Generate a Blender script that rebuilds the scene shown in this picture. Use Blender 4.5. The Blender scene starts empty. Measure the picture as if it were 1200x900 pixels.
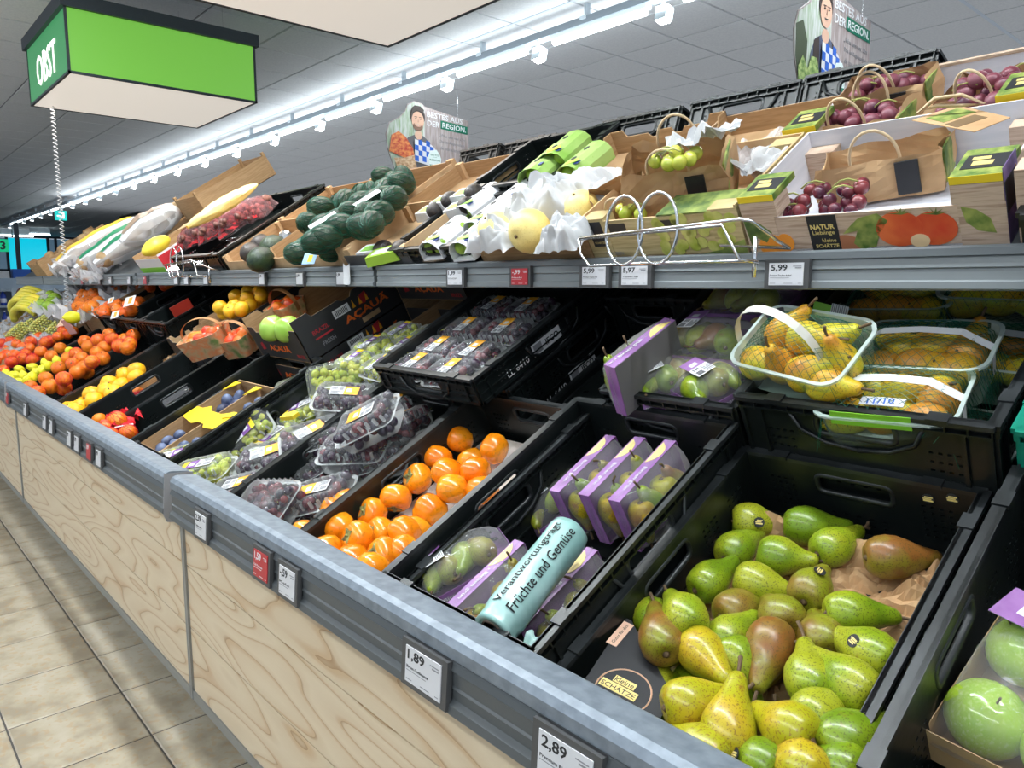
import bpy, math, random
from mathutils import Matrix, Vector, noise
R = math.radians
rnd = random.Random(7)
SC = bpy.context.scene
COL = SC.collection
# ---------------------------------------------------------------- camera
CZ = 1.4
cam_d = bpy.data.cameras.new('camera'); cam = bpy.data.objects.new('camera', cam_d); COL.objects.link(cam)
cam_d.sensor_width = 36.0; cam_d.lens = 878.0/1200.0*36.0; cam_d.clip_start = 0.02; cam_d.clip_end = 200
PITCH = math.atan(118/878.0); AZ = R(138.1)
FW = Vector((math.cos(AZ)*math.cos(PITCH), math.sin(AZ)*math.cos(PITCH), -math.sin(PITCH)))
RT = Vector((math.sin(AZ), -math.cos(AZ), 0)); UP = RT.cross(FW)
cam.matrix_world = Matrix(((RT.x, UP.x, -FW.x, 0), (RT.y, UP.y, -FW.y, 0), (RT.z, UP.z, -FW.z, CZ), (0, 0, 0, 1)))
SC.camera = cam
def ray(x, y): return (FW*878 + RT*(x-600) - UP*(y-450)).normalized()
def atY(x, y, Y):
    d = ray(x, y); return Vector((0, 0, CZ)) + d*(Y/d.y)
# ---------------------------------------------------------------- world, exposure, lights
w = bpy.data.worlds.new('world'); SC.world = w; w.use_nodes = True
w.node_tree.nodes['Background'].inputs[0].default_value = (0.75, 0.87, 1.0, 1); w.node_tree.nodes['Background'].inputs[1].default_value = 0.9
SC.view_settings.view_transform = 'Standard'; SC.view_settings.look = 'None'; SC.view_settings.gamma = 1; SC.view_settings.use_curve_mapping = False
SC.view_settings.exposure = -0.08
CEIL = 3.4
def area(name, loc, sx, sy, power, color, rot=(0, 0, 0)):
    l = bpy.data.lights.new(name, 'AREA'); l.shape = 'RECTANGLE'; l.size = sx; l.size_y = sy; l.energy = power; l.color = color
    o = bpy.data.objects.new(name, l); o.location = loc; o.rotation_euler = rot; COL.objects.link(o); return o
COOL = (0.90, 0.97, 1.0)
area('tube_row_light', (-4.5, -1.6, 3.2), 14, 0.10, 300, COOL)
area('tube_row_light', (-1.6, 0.75, 3.2), 5.0, 0.10, 175, COOL)
area('tube_row_light', (-7.5, 4.22, 3.2), 15, 0.10, 210, COOL)
area('tube_row_light', (-9.0, 11.0, 3.2), 22, 0.10, 300, COOL)
area('tube_row_uplight', (-9.0, 4.22, 3.16), 22, 0.30, 110, COOL, (math.pi, 0, 0))
area('tube_row_uplight', (-9.0, 11.0, 3.16), 22, 0.30, 110, COOL, (math.pi, 0, 0))
area('tube_row_uplight', (-4.5, -1.6, 3.16), 14, 0.30, 80, COOL, (math.pi, 0, 0))
area('ceiling_bounce_fill', (-10, 9, 2.4), 26, 10, 260, (.93,.96,1.0), (math.pi, 0, 0))  # unseen upward fill, added in place of light bounced off the floor
area('ceiling_bounce_fill', (-6, -1.5, 2.4), 16, 4, 110, (.93,.96,1.0), (math.pi, 0, 0))  # second added bounce fill, no fixture here
# ---------------------------------------------------------------- kit
def link(o, parent=None):
    COL.objects.link(o)
    if parent: o.parent = parent
    return o
def props(o, label=None, cat=None, group=None, kind=None):
    if label: o['label'] = label
    if cat: o['category'] = cat
    if group: o['group'] = group
    if kind: o['kind'] = kind
    return o
def T(x, y, z): return Matrix.Translation((x, y, z))
def RX(a): return Matrix.Rotation(R(a), 4, 'X')
def RY(a): return Matrix.Rotation(R(a), 4, 'Y')
def RZ(a): return Matrix.Rotation(R(a), 4, 'Z')
def S(x, y=None, z=None):
    if y is None: y = z = x
    return Matrix.Diagonal((x, y, z, 1))
class MB:
    def __init__(s): s.v = []; s.f = []; s.m = []
    def add(s, vs, fs, M=None, mi=0):
        n = len(s.v)
        s.v += [tuple(M @ Vector(p)) for p in vs] if M else [tuple(p) for p in vs]
        s.f += [tuple(i+n for i in f) for f in fs]; s.m += [mi]*len(fs); return s
    def box(s, x0, y0, z0, x1, y1, z1, M=None, mi=0):
        return s.add([(x0,y0,z0),(x1,y0,z0),(x1,y1,z0),(x0,y1,z0),(x0,y0,z1),(x1,y0,z1),(x1,y1,z1),(x0,y1,z1)],
                     [(0,3,2,1),(4,5,6,7),(0,1,5,4),(1,2,6,5),(2,3,7,6),(3,0,4,7)], M, mi)
    def prism(s, pts, h, M=None, mi=0, z0=0):
        n = len(pts)
        return s.add([(p[0],p[1],z0) for p in pts]+[(p[0],p[1],z0+h) for p in pts],
                     [tuple(range(n-1,-1,-1)), tuple(range(n,2*n))]+[(i,(i+1)%n,n+(i+1)%n,n+i) for i in range(n)], M, mi)
    def extr_x(s, pts, x0, x1, M=None, mi=0):      # closed profile in (y,z) extruded along x
        n = len(pts)
        return s.add([(x0,p[0],p[1]) for p in pts]+[(x1,p[0],p[1]) for p in pts],
                     [tuple(range(n-1,-1,-1)), tuple(range(n,2*n))]+[(i,(i+1)%n,n+(i+1)%n,n+i) for i in range(n)], M, mi)
    def lathe(s, prof, seg=16, M=None, mi=0, cap=True):
        vs = []; fs = []; n = len(prof)
        for r, z in prof:
            for k in range(seg):
                a = 2*math.pi*k/seg; vs.append((r*math.cos(a), r*math.sin(a), z))
        for i in range(n-1):
            for k in range(seg):
                k2 = (k+1) % seg; fs.append((i*seg+k, i*seg+k2, (i+1)*seg+k2, (i+1)*seg+k))
        if cap:
            fs.append(tuple(range(seg-1, -1, -1))); fs.append(tuple((n-1)*seg+k for k in range(seg)))
        return s.add(vs, fs, M, mi)
    def tube(s, pts, r, seg=8, M=None, mi=0, closed=False, r2=None):
        P = [Vector(p) for p in pts]; n = len(P); vs = []; fs = []; up = None
        for i in range(n):
            a = P[(i-1) % n] if (closed or i) else P[0]; b = P[(i+1) % n] if (closed or i < n-1) else P[-1]
            t = (b-a).normalized()
            if up is None:
                up = Vector((0,0,1)) if abs(t.z) < .9 else Vector((1,0,0))
            sd = t.cross(up).normalized(); up = sd.cross(t).normalized()
            rr = r if r2 is None else r+(r2-r)*i/(n-1)
            for k in range(seg):
                q = 2*math.pi*k/seg; vs.append(P[i]+sd*math.cos(q)*rr+up*math.sin(q)*rr)
        for i in range(n if closed else n-1):
            j = (i+1) % n
            for k in range(seg):
                k2 = (k+1) % seg; fs.append((i*seg+k, i*seg+k2, j*seg+k2, j*seg+k))
        if not closed: fs.append(tuple(range(seg-1,-1,-1))); fs.append(tuple((n-1)*seg+k for k in range(seg)))
        return s.add(vs, fs, M, mi)
    def ball(s, c, r, seg=10, rings=7, M=None, mi=0, sz=1.0):
        prof = [(max(1e-4, math.sin(math.pi*i/rings))*r, -math.cos(math.pi*i/rings)*r*sz) for i in range(rings+1)]
        MM = T(*c) @ (M if M else Matrix())
        return s.lathe(prof, seg, MM, mi, cap=False)
    def sheet(s, fn, nu, nv, M=None, mi=0, skip=None):     # fn(u,v)->(x,y,z)
        vs = [fn(i/nu, j/nv) for j in range(nv+1) for i in range(nu+1)]
        fs = [(j*(nu+1)+i, j*(nu+1)+i+1, (j+1)*(nu+1)+i+1, (j+1)*(nu+1)+i) for j in range(nv) for i in range(nu) if not (skip and skip(i, j))]
        return s.add(vs, fs, M, mi)
    def mesh(s, name, mats, smooth=False, fixn=False):
        me = bpy.data.meshes.new(name); me.from_pydata(s.v, [], s.f)
        for m in (mats if isinstance(mats, (list, tuple)) else [mats]): me.materials.append(m)
        if any(s.m): me.polygons.foreach_set('material_index', s.m)
        if smooth: me.polygons.foreach_set('use_smooth', [True]*len(s.f))
        if smooth == 'auto':
            try: me.set_sharp_from_angle(angle=R(40))
            except Exception: pass
        me.update(); return me
    def obj(s, name, mats, parent=None, smooth=False, M=None):
        return mo(name, s.mesh(name, mats, smooth), parent, M)
def mo(name, me, parent=None, M=None):
    o = bpy.data.objects.new(name, me); link(o, parent)
    if M is not None: o.matrix_local = M
    return o
def thing(name, label, cat, M=None, group=None):
    o = bpy.data.objects.new(name, None); o.empty_display_size = .05; COL.objects.link(o)
    if M is not None: o.matrix_world = M
    return props(o, label, cat, group)
def copy_tree(o, parent=None, M=None):
    c = o.copy(); COL.objects.link(c); c.parent = parent
    if M is not None: c.matrix_local = M
    for ch in [k for k in ALLKIDS(o)]: copy_tree(ch, c)
    return c
def ALLKIDS(o): return [k for k in o.children]
# ---------------------------------------------------------------- materials
MATS = {}
def mat(name, col, rough=.5, metal=0., cols=None, scale=20, detail=3, bump=0., bscale=None, spec=.5, coat=0., speck=None, speck_scale=300, emit=None, estr=0, rand=0., trans=0., stretch=None, sss=0., clear=None, distort=0., speckw=.3, rampp=(.35,.65), patch=None, patchp=(.56,.64)):
    if name in MATS: return MATS[name]
    m = bpy.data.materials.new(name); m.use_nodes = True; MATS[name] = m
    nt = m.node_tree; N = nt.nodes; L = nt.links; b = N['Principled BSDF']
    b.inputs['Base Color'].default_value = (*col, 1); b.inputs['Roughness'].default_value = rough; b.inputs['Metallic'].default_value = metal
    b.inputs['Specular IOR Level'].default_value = spec; b.inputs['Coat Weight'].default_value = coat; b.inputs['Coat Roughness'].default_value = .08
    if trans: b.inputs['Transmission Weight'].default_value = trans
    if sss: b.inputs['Subsurface Weight'].default_value = sss; b.inputs['Subsurface Radius'].default_value = (.02, .01, .005)
    tc = N.new('ShaderNodeTexCoord'); vec = tc.outputs['Object']
    oi = N.new('ShaderNodeObjectInfo')
    ad = N.new('ShaderNodeVectorMath'); ad.operation = 'ADD'; mu = N.new('ShaderNodeMath'); mu.operation = 'MULTIPLY'; mu.inputs[1].default_value = 37.
    L.new(oi.outputs['Random'], mu.inputs[0]); L.new(vec, ad.inputs[0]); L.new(mu.outputs[0], ad.inputs[1]); vec = ad.outputs[0]
    if stretch:
        mp = N.new('ShaderNodeMapping'); mp.inputs['Scale'].default_value = stretch; L.new(vec, mp.inputs[0]); vec = mp.outputs[0]
    out = None
    if cols:
        n = N.new('ShaderNodeTexNoise'); n.inputs['Scale'].default_value = scale; n.inputs['Detail'].default_value = detail; n.inputs['Distortion'].default_value = distort
        L.new(vec, n.inputs['Vector']); r = N.new('ShaderNodeValToRGB'); r.color_ramp.elements[0].position = rampp[0]; r.color_ramp.elements[1].position = rampp[1]
        r.color_ramp.elements[0].color = (*cols[0], 1); r.color_ramp.elements[1].color = (*cols[-1], 1)
        for i, c in enumerate(cols[1:-1]):
            e = r.color_ramp.elements.new(rampp[0]+(rampp[1]-rampp[0])*(i+1)/(len(cols)-1)); e.color = (*c, 1)
        fac = n.outputs['Fac']
        if rand:
            s1 = N.new('ShaderNodeMath'); s1.operation = 'MULTIPLY_ADD'; s1.inputs[1].default_value = rand; L.new(oi.outputs['Random'], s1.inputs[0])
            s2 = N.new('ShaderNodeMath'); s2.operation = 'SUBTRACT'; s2.inputs[1].default_value = rand/2; L.new(fac, s1.inputs[2]); L.new(s1.outputs[0], s2.inputs[0]); fac = s2.outputs[0]
        L.new(fac, r.inputs[0]); out = r.outputs[0]
    if speck:
        n2 = N.new('ShaderNodeTexNoise'); n2.inputs['Scale'].default_value = speck_scale; n2.inputs['Detail'].default_value = 1; L.new(vec, n2.inputs['Vector'])
        r2 = N.new('ShaderNodeValToRGB'); r2.color_ramp.elements[0].position = .57; r2.color_ramp.elements[1].position = .64
        r2.color_ramp.elements[0].color = (0,0,0,1); r2.color_ramp.elements[1].color = (speckw,)*3+(1,); L.new(n2.outputs['Fac'], r2.inputs[0])
        mx = N.new('ShaderNodeMix'); mx.data_type = 'RGBA'; L.new(r2.outputs[0], mx.inputs[0])
        if out: L.new(out, mx.inputs[6])
        else: mx.inputs[6].default_value = (*col, 1)
        mx.inputs[7].default_value = (*speck, 1); out = mx.outputs[2]
    if patch:
        n4 = N.new('ShaderNodeTexNoise'); n4.inputs['Scale'].default_value = 26; n4.inputs['Detail'].default_value = 5; n4.inputs['Roughness'].default_value = .65; L.new(vec, n4.inputs['Vector'])
        r4 = N.new('ShaderNodeValToRGB'); r4.color_ramp.elements[0].position = patchp[0]; r4.color_ramp.elements[1].position = patchp[1]; r4.color_ramp.elements[0].color = (0,0,0,1); r4.color_ramp.elements[1].color = (.8,.8,.8,1); L.new(n4.outputs['Fac'], r4.inputs[0])
        m4 = N.new('ShaderNodeMix'); m4.data_type = 'RGBA'; L.new(r4.outputs[0], m4.inputs[0]); L.new(out, m4.inputs[6]); m4.inputs[7].default_value = (*patch, 1); out = m4.outputs[2]
    if out: L.new(out, b.inputs['Base Color'])
    if bump:
        n3 = N.new('ShaderNodeTexNoise'); n3.inputs['Scale'].default_value = bscale or scale*3; n3.inputs['Detail'].default_value = 2; L.new(vec, n3.inputs['Vector'])
        bp = N.new('ShaderNodeBump'); bp.inputs['Strength'].default_value = bump; bp.inputs['Distance'].default_value = .002; L.new(n3.outputs['Fac'], bp.inputs['Height']); L.new(bp.outputs[0], b.inputs['Normal'])
    if emit: b.inputs['Emission Color'].default_value = (*emit, 1); b.inputs['Emission Strength'].default_value = estr
    if clear is not None:      # thin clear plastic: transparent plus glossy by fresnel
        o = N['Material Output']; tr = N.new('ShaderNodeBsdfTransparent'); tr.inputs[0].default_value = (*col, 1)
        mx = N.new('ShaderNodeMixShader'); lw = N.new('ShaderNodeLayerWeight'); lw.inputs['Blend'].default_value = .35
        ma = N.new('ShaderNodeMath'); ma.operation = 'MULTIPLY_ADD'; ma.inputs[1].default_value = .5; ma.inputs[2].default_value = clear; ma.use_clamp = True
        L.new(lw.outputs['Fresnel'], ma.inputs[0]); L.new(ma.outputs[0], mx.inputs[0]); L.new(tr.outputs[0], mx.inputs[1]); L.new(b.outputs[0], mx.inputs[2]); L.new(mx.outputs[0], o.inputs[0])
    return m
BLK = mat('black_plastic', (.007,.0095,.0095), .30, bump=.15, bscale=60, spec=.40)
BLK2 = mat('black_plastic_worn_rim', (.03,.034,.036), .38, cols=[(.010,.012,.013),(.045,.05,.054)], scale=9, rampp=(.45,.8), spec=.5)
GREYCR = mat('dark_grey_plastic', (.035,.033,.032), .45, bump=.15, bscale=60)
GRN_CR = mat('green_plastic', (.0,.20,.13), .4)
CARD = mat('brown_cardboard', (.42,.26,.13), .85, cols=[(.36,.215,.10),(.46,.29,.15)], scale=14, stretch=(1,1,12))
CARDL = mat('light_cardboard', (.56,.37,.20), .85, cols=[(.50,.32,.165),(.62,.42,.24)], scale=14)
CARDE = mat('cardboard_edge', (.60,.42,.25), .9, cols=[(.5,.34,.19),(.68,.5,.32)], scale=180)
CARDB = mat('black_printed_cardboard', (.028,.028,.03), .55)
WHITEC = mat('white_board', (.72,.72,.78), .7, cols=[(.68,.69,.76),(.78,.78,.84)], scale=6, stretch=(1,1,10))
WHT = mat('white_paper', (.72,.72,.74), .6)
INK = mat('black_ink', (.015,.015,.018), .6)
INKG = mat('grey_ink', (.25,.25,.27), .6)
REDP = mat('red_print', (.55,.02,.03), .5)
YELP = mat('yellow_print', (.85,.62,.02), .5)
ORGP = mat('orange_print', (.85,.38,.02), .5)
PURP = mat('purple_print', (.20,.07,.30), .5)
LILAC = mat('lilac_print', (.30,.13,.36), .45, cols=[(.24,.09,.30),(.36,.18,.43)], scale=20)
GOLD = mat('gold_print', (.80,.62,.22), .45)
GRNP = mat('green_print', (.22,.55,.03), .5)
DGRN = mat('dark_green_print', (.0,.16,.09), .5)
BLUP = mat('blue_print', (.02,.12,.55), .5)
PAPER = mat('brown_kraft_paper', (.50,.30,.15), .85, cols=[(.42,.24,.11),(.56,.36,.19)], scale=10, bump=.3, bscale=40)
TISS = mat('white_tissue_paper', (.54,.54,.55), .8, bump=.5, bscale=40)
CLR = mat('clear_plastic', (.97,.98,.98), .06, clear=.035, spec=.6, bump=.3, bscale=40)
FILM = mat('clear_film', (.97,.97,.97), .10, clear=.06, spec=.7, bump=.9, bscale=35)
BAGP = mat('milky_plastic_film', (.86,.86,.88), .25, clear=.38, bump=.8, bscale=30)
CHROME = mat('chrome_wire', (.75,.75,.77), .16, metal=1.)
GALV = mat('galvanised_steel', (.40,.46,.53), .5, metal=.3, cols=[(.17,.20,.24),(.24,.28,.33)], scale=45, bump=.05)
RAILG = mat('grey_rail_plastic', (.078,.087,.093), .42)
RAILD = mat('dark_grey_holder', (.07,.07,.072), .45)
ORNG = mat('orange_peel', (.85,.22,.01), .36, cols=[(.80,.14,.005),(.90,.27,.01)], scale=16, bump=.35, bscale=450, coat=.15, rand=.2)
MANDR = mat('red_orange_peel', (.85,.13,.01), .35, cols=[(.75,.07,.005),(.92,.20,.01)], scale=16, bump=.3, bscale=420, coat=.15, rand=.25)
LEMN = mat('lemon_peel', (.83,.74,.02), .38, cols=[(.72,.70,.02),(.92,.80,.03)], scale=18, bump=.3, bscale=420, rand=.2)
GRPF = mat('yellow_orange_peel', (.93,.48,.01), .36, cols=[(.90,.38,.005),(.95,.56,.02)], scale=14, bump=.3, bscale=420, rand=.1)
PERS = mat('persimmon_skin', (.88,.28,.01), .20, cols=[(.85,.20,.003),(.93,.34,.01)], scale=14, coat=.35, rand=.15, speck=(.25,.08,.01), speck_scale=130, speckw=.25)
CALYX = mat('dried_calyx', (.22,.20,.07), .8, cols=[(.10,.08,.03),(.33,.32,.10)], scale=90)
PEARG = mat('green_pear_skin', (.33,.42,.02), .30, cols=[(.15,.25,.008),(.25,.34,.012),(.36,.38,.02)], scale=14, speck=(.07,.08,.01), speck_scale=380, speckw=.75, rand=.25, coat=.2, patch=(.22,.13,.02), patchp=(.62,.72))
PEARY = mat('yellow_pear_skin', (.62,.50,.02), .30, cols=[(.40,.38,.01),(.52,.38,.015),(.42,.19,.02)], scale=13, speck=(.20,.10,.02), speck_scale=360, speckw=.75, rand=.25, coat=.2, patch=(.30,.12,.02), patchp=(.58,.68), rampp=(.4,.68))
PEARO = mat('russet_olive_pear_skin', (.34,.30,.03), .34, cols=[(.24,.27,.012),(.24,.18,.02),(.26,.10,.02)], scale=14, speck=(.11,.06,.015), speck_scale=360, speckw=.75, rand=.25, coat=.15, patch=(.20,.09,.02), patchp=(.54,.66), rampp=(.38,.68))
PEARN = mat('netted_yellow_pear_skin', (.66,.50,.03), .36, cols=[(.62,.56,.03),(.74,.46,.02),(.66,.28,.03)], scale=16, speck=(.28,.14,.03), speck_scale=330, speckw=.6, rand=.3)
STEM = mat('woody_stem', (.13,.08,.04), .8)
GRAPW = mat('white_grape_skin', (.48,.54,.06), .18, cols=[(.38,.48,.04),(.60,.58,.09)], scale=30, coat=.3, sss=.15)
GRAPD = mat('dark_grape_skin', (.028,.012,.035), .28, cols=[(.014,.01,.028),(.06,.02,.05)], scale=25, coat=.2)
GRAPR = mat('red_grape_skin', (.22,.03,.05), .26, cols=[(.07,.01,.03),(.22,.035,.04)], scale=22, coat=.2)
GRAPM = mat('bloomy_mauve_grape_skin', (.27,.06,.10), .38, cols=[(.07,.015,.04),(.20,.04,.06),(.24,.09,.12)], scale=30, rampp=(.3,.7))
PLUM = mat('blue_plum_skin', (.05,.07,.16), .5, cols=[(.02,.025,.07),(.12,.16,.28)], scale=30)
AVOC = mat('avocado_skin', (.02,.05,.025), .42, cols=[(.006,.02,.010),(.03,.055,.02)], scale=60, bump=.9, bscale=260)
AVOD = mat('dark_avocado_skin', (.03,.024,.022), .4, cols=[(.02,.016,.018),(.06,.045,.035)], scale=50, bump=.7, bscale=260)
LIME = mat('lime_skin', (.25,.45,.03), .3, cols=[(.20,.40,.02),(.36,.52,.05)], scale=20, bump=.2, bscale=300)
APPG = mat('green_apple_skin', (.33,.52,.03), .16, cols=[(.28,.48,.02),(.44,.58,.06)], scale=15, speck=(.55,.65,.20), speck_scale=260, speckw=.4, coat=.5)
NASHI = mat('yellow_nashi_skin', (.88,.68,.22), .35, cols=[(.86,.62,.16),(.92,.75,.30)], scale=12, speck=(.62,.42,.12), speck_scale=300, speckw=.3)
TOMA = mat('tomato_skin', (.75,.04,.01), .15, cols=[(.70,.03,.01),(.85,.12,.01)], scale=10, coat=.4)
BANA = mat('banana_skin', (.80,.62,.04), .45, cols=[(.62,.60,.05),(.88,.70,.06)], scale=10)
NETR = mat('red_netting', (.75,.015,.03), .5); NETG = mat('green_netting', (.0,.10,.055), .5); NETO = mat('orange_netting', (.8,.2,.02), .5)
TRAYG = mat('green_clear_plastic', (.80,.92,.86), .15, clear=.03)
HANDW = mat('cream_strap', (.75,.72,.64), .5)
PULP = mat('grey_moulded_pulp', (.42,.40,.38), .9, cols=[(.34,.33,.31),(.5,.48,.45)], scale=60, bump=.4)
PULPD = mat('dark_moulded_pulp', (.05,.05,.055), .8, bump=.4, bscale=80)
# ---------------------------------------------------------------- text
_txt = {}
def text_mesh(s, m, bold=0.0, extr=0.0):
    k = (s, m.name, bold)
    if k in _txt: return _txt[k]
    cu = bpy.data.curves.new('lettering', 'FONT'); cu.body = s; cu.size = 1; cu.align_x = 'LEFT'; cu.align_y = 'BOTTOM_BASELINE'; cu.resolution_u = 2; cu.offset = bold; cu.extrude = .01
    o = bpy.data.objects.new('t', cu); COL.objects.link(o)
    dg = bpy.context.evaluated_depsgraph_get(); me = bpy.data.meshes.new_from_object(o.evaluated_get(dg)); me.name = 'lettering'
    COL.objects.unlink(o); bpy.data.objects.remove(o); me.materials.clear(); me.materials.append(m)
    xs = [v.co.x for v in me.vertices] or [0]; ys = [v.co.y for v in me.vertices] or [0]
    _txt[k] = (me, min(xs), max(xs), min(ys), max(ys)); return _txt[k]
def lettering(s, m, parent, M, width=None, height=None, bold=0., cx=True, name='lettering'):
    """text in the local XY plane of M, origin = centre; fitted to width and / or cap height"""
    me, x0, x1, y0, y1 = text_mesh(s, m, bold)
    sx = width/(x1-x0) if width else None; sy = height/(y1-y0) if height else None
    sx = sx or sy; sy = sy or sx
    return mo(name, me, parent, M @ S(sx, sy, min(sx, sy)) @ T(-(x0+x1)/2 if cx else -x0, -(y0+y1)/2, 0))
# ---------------------------------------------------------------- tier frames (tilted shelf planes)
class Tier:
    def __init__(s, Y, Z, tilt): s.M = T(0, Y, Z) @ RX(tilt); s.Mi = s.M.inverted()
    def at(s, px, py, h=0.0):      # pixel of the photograph -> (x, v) on the plane lying h above the tier plane
        o = s.Mi @ Vector((0, 0, CZ)); d = s.Mi.to_3x3() @ ray(px, py); t = (h-o.z)/d.z; p = o+d*t; return p.x, p.y
    def P(s, x, v, h): return s.M @ T(x, v, h)
T1 = Tier(.70, .875, 28); S1 = -.20      # lower row of crates: plane through the rims, shelf surface at S1
T2 = Tier(1.185, 1.205, 28); S2 = -.20
T3 = Tier(1.27, 1.465, 33); S3 = -.010    # upper shelf, surface just under the plane
# ================================================================ STRUCTURE
TILEM = mat('beige_floor_tile', (.50,.42,.30), .42, cols=[(.30,.25,.18),(.40,.345,.255),(.45,.40,.315)], scale=9, detail=6, speck=(.40,.24,.10), speck_scale=45, speckw=.35, bump=.2, bscale=60, rand=.12)
GROUT = mat('dark_grout', (.07,.065,.06), .9)
TS = 0.3332; TX0 = -2.71; TY0 = .615       # tile joints measured in the photograph
floor = MB().box(-38, -8, -.05, 8, 40, -.003).obj('floor', GROUT); props(floor, kind='structure')
tile_me = MB()
g = .0028; b = .004
def tile_mesh(sx, sy):
    q = MB(); x, y = sx/2-g, sy/2-g
    q.add([(-x,-y,-.012),(x,-y,-.012),(x,y,-.012),(-x,y,-.012),(-x,-y,-.002),(x,-y,-.002),(x,y,-.002),(-x,y,-.002),(-x+b,-y+b,0),(x-b,-y+b,0),(x-b,y-b,0),(-x+b,y-b,0)],
          [(0,1,5,4),(1,2,6,5),(2,3,7,6),(3,0,4,7),(4,5,9,8),(5,6,10,9),(6,7,11,10),(7,4,8,11),(8,9,10,11)]); return q
tme = tile_mesh(TS, TS).mesh('tile', TILEM)
ix0 = [(TX0+TS/2+i*TS) for i in range(-44, 9)]; iy0 = [(TY0+TS/2+j*TS) for j in range(-8, 2)]
cells = sorted(((math.hypot(x+1.6, y), x, y) for x in ix0 for y in iy0))
for k, (d, x, y) in enumerate(cells):
    if k < 280: mo('tile', tme, floor, T(x, y, 0))
q = MB()
for d, x, y in cells[280:]: q.add([v.co for v in tme.vertices], [tuple(p.vertices) for p in tme.polygons], T(x, y, 0))
props(q.obj('tile', TILEM, floor), kind='stuff')
# ceiling: suspended grid tiles
CEILM = mat('ceiling_panel', (.7,.72,.75), .9, cols=[(.70,.72,.75),(.76,.78,.80)], scale=60, detail=1, bump=.2, bscale=300)
GRIDM = mat('ceiling_grid_metal', (.24,.26,.29), .5)
GRIDW = mat('ceiling_grid_bright', (.62,.70,.80), .35)
ceil = MB().box(-38, -5, CEIL+.012, 4, 40, CEIL+.06).obj('ceiling', GRIDM); props(ceil, kind='structure')
CS = .625; cx0 = -2.07; cy0 = 4.11
q = MB(); x, y = CS/2-.007, CS/2-.007
q.add([(-x,-y,.02),(x,-y,.02),(x,y,.02),(-x,y,.02),(-x+.004,-y+.004,0),(x-.004,-y+.004,0),(x-.004,y-.004,0),(-x+.004,y-.004,0)],
      [(7,6,5,4),(0,4,5,1),(1,5,6,2),(2,6,7,3),(3,7,4,0)])
cme = q.mesh('ceiling_tile', CEILM)
cc = []
for i in range(-57, 10):
    for j in range(-14, 56):
        X = cx0+CS/2+i*CS; Y = cy0+CS/2+j*CS
        v = Vector((X, Y, CEIL))-Vector((0, 0, CZ)); zz = v.dot(FW)
        if zz > .3 and abs(v.dot(RT)/zz) < .75 and abs(v.dot(UP)/zz) < .6: cc.append((zz, X, Y))
        elif abs(X) < 6 and abs(Y) < 6: cc.append((50+v.length, X, Y))
cc.sort()
for k, (d, X, Y) in enumerate(cc[:290]): mo('ceiling_tile', cme, ceil, T(X, Y, CEIL))
q = MB()
for d, X, Y in cc[290:]: q.add([v.co for v in cme.vertices], [tuple(p.vertices) for p in cme.polygons], T(X, Y, CEIL))
props(q.obj('ceiling_tile', CEILM, ceil), kind='stuff')
q = MB()
for Y in (cy0, cy0+CS*11): q.box(-30, Y-.012, CEIL-.004, 4, Y+.012, CEIL+.013)
q.box(cx0-.012, 2, CEIL-.004, cx0+.012, 14, CEIL+.013)
q.obj('ceiling_grid_rail', GRIDW, ceil)
WALLM = mat('pale_wall_paint', (.52,.56,.60), .8)
props(MB().box(-38, 40, 0, 4, 40.1, CEIL+.05).obj('wall_back', WALLM), kind='structure')
# far end: glazed shop front with dark frames
FRM = mat('dark_window_frame', (.02,.03,.05), .4)
SKYG = mat('turquoise_backlit_glazing', (.02,.35,.45), .15, emit=(.0,.50,.68), estr=1.15)
SKYD = mat('dusky_glazing', (.10,.17,.24), .15, emit=(.12,.22,.32), estr=.45)
WX = -38
wl = MB().box(WX-.1, 9, 0, WX, 40, CEIL+.05).box(WX-.1, -5, 0, WX, 9, 1.0).obj('wall_left', WALLM); props(wl, kind='structure')
win = MB().box(WX-.05, -5, 3.32, WX+.05, 9, CEIL+.01).obj('window_1', FRM); props(win, kind='structure')
ys = [-5, -2.5, 0, 2.5, 4.2, 5.55, 5.95, 7.05, 7.35, 9.0]
for i, y in enumerate(ys[:-1]):
    MB().box(WX, y+.05, 2.0, WX+.02, ys[i+1]-.02, 3.3).obj('pane', SKYG if i in (5, 6) else SKYD, win)
    MB().box(WX, y+.05, 1.0, WX+.02, ys[i+1]-.02, 1.88).obj('pane', SKYD if i != 5 else SKYG, win)
    MB().box(WX, y-.05, 1.0, WX+.1, y+.05, 3.32).obj('mullion', FRM, win)
MB().box(WX, -5, 1.88, WX+.1, 9, 2.0).obj('transom', FRM, win)

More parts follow.
